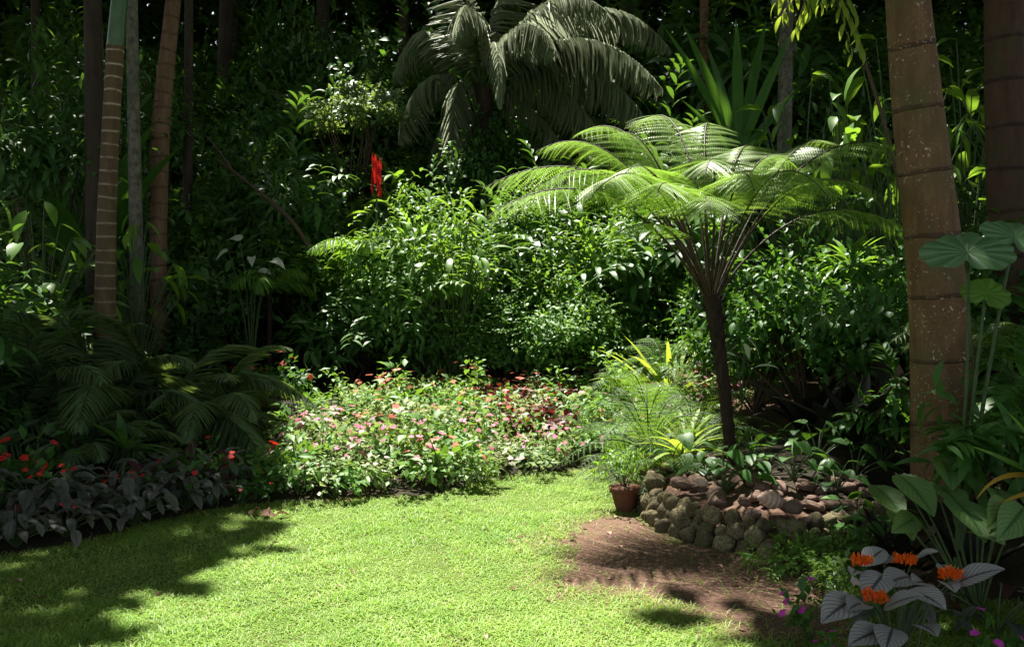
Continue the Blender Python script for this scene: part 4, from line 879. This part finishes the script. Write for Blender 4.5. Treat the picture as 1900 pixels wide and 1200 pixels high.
# ------------------------------------------------------------------ back slope, plants one can pick out
def back_slope():
    vd = shrub('vine_covered_bush', 'tall vine covered mound high on the dark slope', 'shrub', (.95, .8, 1.05), 5000, LF, .1, 'dark', clumps=70, ns=10, r0=.02, lift=.9)  # vine mound again in darker leaves, the colour standing in for shade
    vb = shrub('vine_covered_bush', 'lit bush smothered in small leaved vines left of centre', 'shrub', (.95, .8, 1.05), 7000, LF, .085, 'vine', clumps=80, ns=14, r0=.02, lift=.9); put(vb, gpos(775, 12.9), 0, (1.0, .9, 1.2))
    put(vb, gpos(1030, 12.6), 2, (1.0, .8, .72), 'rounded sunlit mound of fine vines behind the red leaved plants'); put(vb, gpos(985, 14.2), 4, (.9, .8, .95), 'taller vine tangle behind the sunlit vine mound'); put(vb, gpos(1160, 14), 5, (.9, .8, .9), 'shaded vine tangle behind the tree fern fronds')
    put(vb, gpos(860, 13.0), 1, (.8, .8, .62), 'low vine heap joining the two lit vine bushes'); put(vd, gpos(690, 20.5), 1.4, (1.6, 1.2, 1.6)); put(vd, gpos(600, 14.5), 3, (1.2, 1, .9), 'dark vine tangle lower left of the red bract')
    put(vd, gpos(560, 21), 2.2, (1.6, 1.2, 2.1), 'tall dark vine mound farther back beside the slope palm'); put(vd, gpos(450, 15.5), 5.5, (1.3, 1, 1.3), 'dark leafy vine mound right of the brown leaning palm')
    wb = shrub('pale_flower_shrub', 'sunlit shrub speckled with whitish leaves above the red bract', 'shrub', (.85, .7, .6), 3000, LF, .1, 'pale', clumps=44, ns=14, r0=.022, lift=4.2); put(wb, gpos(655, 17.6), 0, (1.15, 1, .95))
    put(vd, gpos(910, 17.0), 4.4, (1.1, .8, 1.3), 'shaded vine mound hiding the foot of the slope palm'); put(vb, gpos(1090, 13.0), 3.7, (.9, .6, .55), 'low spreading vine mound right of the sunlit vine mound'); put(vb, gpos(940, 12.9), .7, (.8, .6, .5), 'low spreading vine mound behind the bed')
    vl = shrub('broad_leaf_bush', 'lit bush of larger yellow green leaves on top of the vine covered bush', 'shrub', (.75, .6, .6), 900, LF_L, .17, 'light', clumps=30, ns=8, r0=.015, lift=2.2); put(vl, gpos(800, 12.7), 0); put(vl, gpos(1010, 13.4), 2, (.8, .8, .75), 'bush of larger leaves just behind the sunlit vine mound'); put(vl, gpos(1130, 13.5), 4, (.9, .9, 1.0), 'bush of larger leaves behind the tree fern stalks'); put(vl, gpos(590, 13.6), 5, (.9, .9, .8), 'bush of larger leaves in the shade left of the young palm')
    # red bract
    b = gpos(699, 13.2); root = thing('red_bract_plant', 'tall stalk carrying one upright bright red bract', 'flower', b); o = at(699, 370, 13.2)
    g = G(); n = 44; z = rng.random(n) * .48; a = rng.random(n) * 6.28; g.inst(leaf(.24, 3, .3, .5, 'ell'), o + np.stack([np.cos(a) * .05, np.sin(a) * .05, z], 1), np.stack([np.cos(a) * .12, np.sin(a) * .12, np.ones(n)], 1), np.stack([np.cos(a), np.sin(a), 0 * a], 1), rng.uniform(.12, .26, n) * np.clip(1.35 - z * 1.4, .4, 1)); part('bract', g, M['red'], root, b)
    part('stalk', G().tube(bez(b, (b + o) / 2, o, 8), .014, 6), M['stem'], root, b)
    hl = stalk_plant('heliconia', 'leafy clump with long shiny arching leaves lit by the sun below the slope palm', 'foliage plant', 44, 2.6, .8, LF_L, .38, 'light', tilt=.8, r0=.012); put(hl, gpos(845, 12.5), 0, (1, 1, 1.0)); put(hl, gpos(770, 14.2), 3, (1, 1, 1.1), 'leafy clump with shiny leaves just right of the red bract'); put(hl, gpos(890, 14.6), 5, (.8, .8, .9), 'dark leafy clump under the slope palm fronds')
    pp = frond_plant('young_palm', 'young palm with arching shiny fronds beneath the red bract', 'palm', 9, .9, .34, 'light', pw=.05, np_=16, el=(.5, 1.2), trunk=1.3, hang=.4); put(pp, gpos(676, 12.9) + UP * .3, 0, 1.0); put(pp, gpos(500, 12.8), 4, (.8, .8, .9), 'small drooping palm in the shade near the red flowers')
    cl = stalk_plant('white_caladium', 'plant with whitish spotted heart leaves high in the shade', 'foliage plant', 7, 1.4, .35, LF_H, .2, 'white_leaf', tilt=.5, r0=.01); put(cl, gpos(466, 12.6), 0, (1, 1, 1.75))
    rf = bedding('red_flower_plant', 'clump with bright red flowers at the shaded back of the bed', 'red', n=220, nf=9, rad=(.4, .3, .35), leafm='mid', size=.1, fsize=.042); put(rf, gpos(515, 10.9), 0, 1.0); put(rf, gpos(460, 10.6), 2, .9, 'red flowered clump nearest the shaded palms')
    # fallen branch
    A, B = at(400, 295, 14), at(520, 390, 13.4); g = G().tube(bez(A, (A + B) / 2 + UP * .05, B, 12), np.linspace(.012, .028, 12), 8); g.tube(bez(A + (B - A) * .3, A + UP * .2, at(380, 250, 14), 8), np.linspace(.02, .006, 8), 6); g.tube(bez(B, B + (B - A) * .3, B + (B - A) * .5 - UP * .3, 8), np.linspace(.028, .03, 8), 8)
    solo('bare_branch', g, M['twig'], 'bare leaning branch in front of the dark vine mound', 'branch', loc=A)
back_slope()

# ------------------------------------------------------------------ left side
def left_side():
    ar = frond_plant('feather_palm', 'bushy feather palm with arching fronds at the foot of the ringed palm', 'palm', 16, 1.35, .34, 'areca', pw=.02, np_=44, el=(.5, 1.35), hang=.2, curl=.4); put(ar, gpos(200, 9.0), 0, 1.25)
    put(ar, gpos(300, 9.4), 1, 1.3, 'bushy feather palm right of the ringed palm'); put(ar, gpos(70, 8.6), 2, 1.3, 'bushy feather palm between the ringed palm and the picture edge'); put(ar, gpos(390, 9.2), 3.3, 1.0, 'smaller feather palm nearest the red flowers'); put(ar, gpos(-60, 9.5), 4, 1.1, 'feather palm cut off by the picture edge'); put(ar, gpos(150, 8.0), 5, .65, 'low feather palm in front of the others, just above the dark leaf row')
    fe = frond_plant('shade_fern', 'dark green fern with one bright frond above the grey leaved row', 'fern', 12, .6, .13, 'fern', np_=20, lacy=True, el=(.1, 1.0)); put(fe, gpos(320, 7.9), .4, 1); put(fe, gpos(430, 8.6), 2, .9, 'shaded fern where the flower bed begins'); put(fe, gpos(60, 7.4), 4, .9, 'shaded fern near the red flowered shrub')
    fp = rosette('fan_leaf_plant', 'plant with long pointed leaves in a star above the grey leaved row', 'foliage plant', 15, .42, .2, 'mid', arch=.7, el=(.0, 1.3), prof='ell'); put(fp, gpos(230, 7.7) + UP * .25, 0); put(fp, gpos(120, 7.9) + UP * .2, 2, .9, 'star of long pointed leaves left of its twin'); put(fp, gpos(30, 8.0) + UP * .2, 3, 1.0, 'star of pointed leaves at the picture edge')
    ro = bedding('orange_red_plant', 'shaded plant with orange red flowers behind the grey leaved row', 'red', n=150, nf=8, rad=(.26, .22, .3), leafm='mid', size=.09, fsize=.035); put(ro, gpos(45, 6.9), 0); put(ro, gpos(-10, 6.7), 2, .9, 'red flowered shaded plant at the picture edge')
    gr = stalk_plant('grey_leaf_plant', 'grey green pointed leaf plant in the low row edging the shaded lawn', 'foliage plant', 34, .3, .3, leaf(.5, 6, .9, .2), .135, 'silver_dark', tilt=.9, outd=.9); grp = 'grey leaved plants edging the lawn'
    g2 = stalk_plant('grey_leaf_plant', 'grey leaved plant with small red blooms in the low row edging the shaded lawn', 'foliage plant', 34, .3, .3, leaf(.5, 6, .9, .2), .135, 'silver_dark', tilt=.9, outd=.9)
    gf = flowers(rng.normal(size=(5, 3)) * [.08, .08, .02] + UP * .28, np.tile([0, -.5, .8], (5, 1)), .02); part('blossoms', gf, M['red'], g2)
    KIDS.clear()
    for x in np.arange(-3.7, -2.05, .21):
        for r in range(3):
            xx = x + rng.uniform(-.07, .07); yy = edge(xx) + .16 + r * .3 + rng.uniform(-.06, .06)
            if xx > -2.3 and r > 1: continue
            fl = rng.random() < .2; put(g2 if fl else gr, (xx, yy, gz(xx, yy) - .02), None, rng.uniform(.8, 1.1) * (1 + .12 * r), group='red flowering ' + grp if fl else grp)
    bl = stalk_plant('big_leaf_shrub', 'shrub with broad backlit green leaves left of the ringed palm', 'shrub', 40, 2.3, .7, LF_B, .34, 'light', tilt=.8, r0=.012); put(bl, gpos(75, 10.2), 0); put(bl, gpos(-40, 10.8), 2, 1.1, 'broad leaved shrub at the picture edge behind the feather palms'); put(bl, gpos(255, 11.2), 4, (.8, .8, 1.0), 'broad leaved shrub between the ringed palm and the brown palm')
    ds = shrub('red_tinged_shrub', 'tall dark shrub with yellowish red tipped leaves at the far left', 'shrub', (1.1, .9, 1.1), 2200, LF_L, .2, 'dark', clumps=46, lift=2.6, ns=12, r0=.02); put(ds, gpos(60, 12.5), 0); put(ds, gpos(170, 14), 2, 1.1, 'tall dark shrub behind the shadowed trunk')
    bn = rosette('banana_leaf_plant', 'plant with huge upright paddle leaves behind the ringed palm', 'foliage plant', 7, 2.2, .2, 'mid', arch=.5, el=(1.1, 1.5), prof='ell', seg=12); put(bn, gpos(160, 12.6) + UP * .9, 0, 1.1)
left_side()

# ------------------------------------------------------------------ undergrowth filling the shaded slope
def undergrowth():
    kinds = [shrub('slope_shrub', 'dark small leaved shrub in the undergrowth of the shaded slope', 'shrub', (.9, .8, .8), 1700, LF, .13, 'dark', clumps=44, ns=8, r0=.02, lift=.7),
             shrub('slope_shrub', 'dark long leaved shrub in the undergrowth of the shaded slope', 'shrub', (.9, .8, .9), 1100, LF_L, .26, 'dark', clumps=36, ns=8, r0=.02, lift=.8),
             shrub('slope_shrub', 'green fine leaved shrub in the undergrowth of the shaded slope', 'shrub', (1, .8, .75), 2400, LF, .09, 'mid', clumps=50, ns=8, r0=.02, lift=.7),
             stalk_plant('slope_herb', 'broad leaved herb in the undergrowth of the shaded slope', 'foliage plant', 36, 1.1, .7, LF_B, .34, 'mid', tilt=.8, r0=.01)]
    grp = ['small leaved shrubs on the slope', 'long leaved shrubs on the slope', 'fine leaved shrubs on the slope', 'broad leaved herbs on the slope']
    n = 0
    for Y in np.concatenate([np.arange(12.9, 20, .95), np.arange(20, 34, 1.6)]):
        w = Y * .56 + 1.5
        for x in np.arange(-w, w, 1.25 if Y < 20 else 1.9):
            xx = x + rng.uniform(-.45, .45); yy = Y + rng.uniform(-.4, .4); q = to_px(np.array([xx, yy, gz(xx, yy) + .5]))
            if 1340 < q[0] < 1450 and yy < 13.6: continue
            k = int(rng.choice(4, p=[.36, .24, .25, .15])); s = rng.uniform(.75, 1.25) * (1 if Y < 20 else 1.7)
            if yy < 13.6: s *= .7
            put(kinds[k], (xx, yy, gz(xx, yy) - .05), None, (s, s, s * rng.uniform(.9, 1.3)), group=grp[k]); n += 1
    for sd in (-1, 1):                                   # the shaded flanks outside the beds
        for Y in np.arange(6.5, 12.8, .95):
            for x in np.arange(5.2, 9, 1.2):
                if x * sd > 0 and Y < 6: continue
                xx = sd * (x + rng.uniform(-.4, .4)); k = int(rng.integers(4)); s = rng.uniform(.8, 1.2); put(kinds[k], (xx, Y, gz(xx, Y) - .05), None, s, group=grp[k]); n += 1
    for x, y in [(3.35, 5.7), (3.9, 5.0), (4.3, 6.0), (3.7, 6.8), (4.8, 5.2), (3.3, 4.3), (4.5, 7.2), (4.2, 4.1), (-4.6, 5.6), (-5.2, 6.6), (-4.7, 7.6), (-5.4, 8.6)]:
        k = int(rng.integers(4)); put(kinds[k], (x, y, gz(x, y) - .05), None, .62, group=grp[k])
    print('undergrowth', n)
undergrowth()

# ------------------------------------------------------------------ fallen leaves
def fallen():
    tp = leaf(.6, 6, 1.6, .5); 
    for (px, py), s, mt, lab, k in [((490, 962), .13, 'dead', 'large curled dark brown dead leaf on the shaded lawn', 4), ((504, 1022), .07, 'pink_dead', 'small pinkish dead leaf on the sunlit lawn', 1), ((942, 1012), .07, 'pink_dead', 'pale dead leaf with dark edge near the bare soil', 1), ((40, 1087), .08, 'pink_dead', 'reddish dead leaf on the lawn in a patch of light', 1), ((85, 1118), .06, 'dead', 'small tan dead leaf in the shaded part of the lawn', 1), ((970, 1004), .05, 'dead', 'tiny dark twig like leaf at the edge of the soil', 1), ((1060, 1000), .08, 'dead', 'brown dead leaf on the sunlit soil', 1), ((1290, 1040), .07, 'dead', 'brown dead leaf on the shaded soil below the wall', 1), ((1340, 1060), .06, 'pink_dead', 'pale dead leaf on the shaded soil below the wall', 1), ((640, 932), .08, 'pink_dead', 'tan dead leaf lying along the front of the flower bed', 1), ((826, 1055), .03, 'dead', 'tiny dark leaf crumb in the middle of the lawn', 1)]:
        p = gp(px, py); g = G()
        for i in range(k):
            a = rng.random() * 6.28 if k > 1 else .3 + px; d = np.array([cos(a), sin(a) * .5, .55]); g.inst(tp, (np.array([(i - (k - 1) / 2) * .055, 0, .012]))[None], d[None], unit(UP + rdir(1)[0] * .6), np.array([s]))
        o = solo('dead_leaf', g, M[mt], lab, 'dead leaf'); o.location = (p[0], p[1], p[2] + .012)
def litter():
    tp = leaf(.5, 4, .9, .35); me = [G().inst(tp, np.zeros((1, 3)), np.array([[1., 0, .1]]), UP, np.array([1.])).mesh('litter_leaf', M[m]) for m in ('dead', 'pink_dead', 'dead')]
    n = 0
    while n < 70:
        px, py = rng.uniform(1000, 1560), rng.uniform(950, 1195); p = gp(px, py)
        if n < 56 and lawn_mask(p[0], p[1]) > .45: continue
        if n >= 56: p = gp(rng.uniform(300, 1050), rng.uniform(925, 1190))
        if wall_in(p[0], p[1]) > -.05: continue
        o = bpy.data.objects.new('litter_leaf', me[n % 3]); COL.objects.link(o); q = rng.uniform(.03, .07); o.scale = (q, q, q); o.location = (p[0], p[1], p[2] + (.006 if n < 56 else .02)); o.rotation_euler = (rng.uniform(-.4, .4), rng.uniform(-.3, .3), rng.uniform(0, 6.28))
        o['label'] = 'small brown leaf scrap scattered on the bare soil below the wall' if n < 56 else 'tiny brown leaf scrap lying in the lawn grass'; o['category'] = 'dead leaf'; o['group'] = 'leaf scraps on the soil' if n < 56 else 'leaf scraps in the lawn'; n += 1
fallen(); litter()
print('objects', len(COL.objects), 'verts', sum(len(m.vertices) for m in bpy.data.meshes))
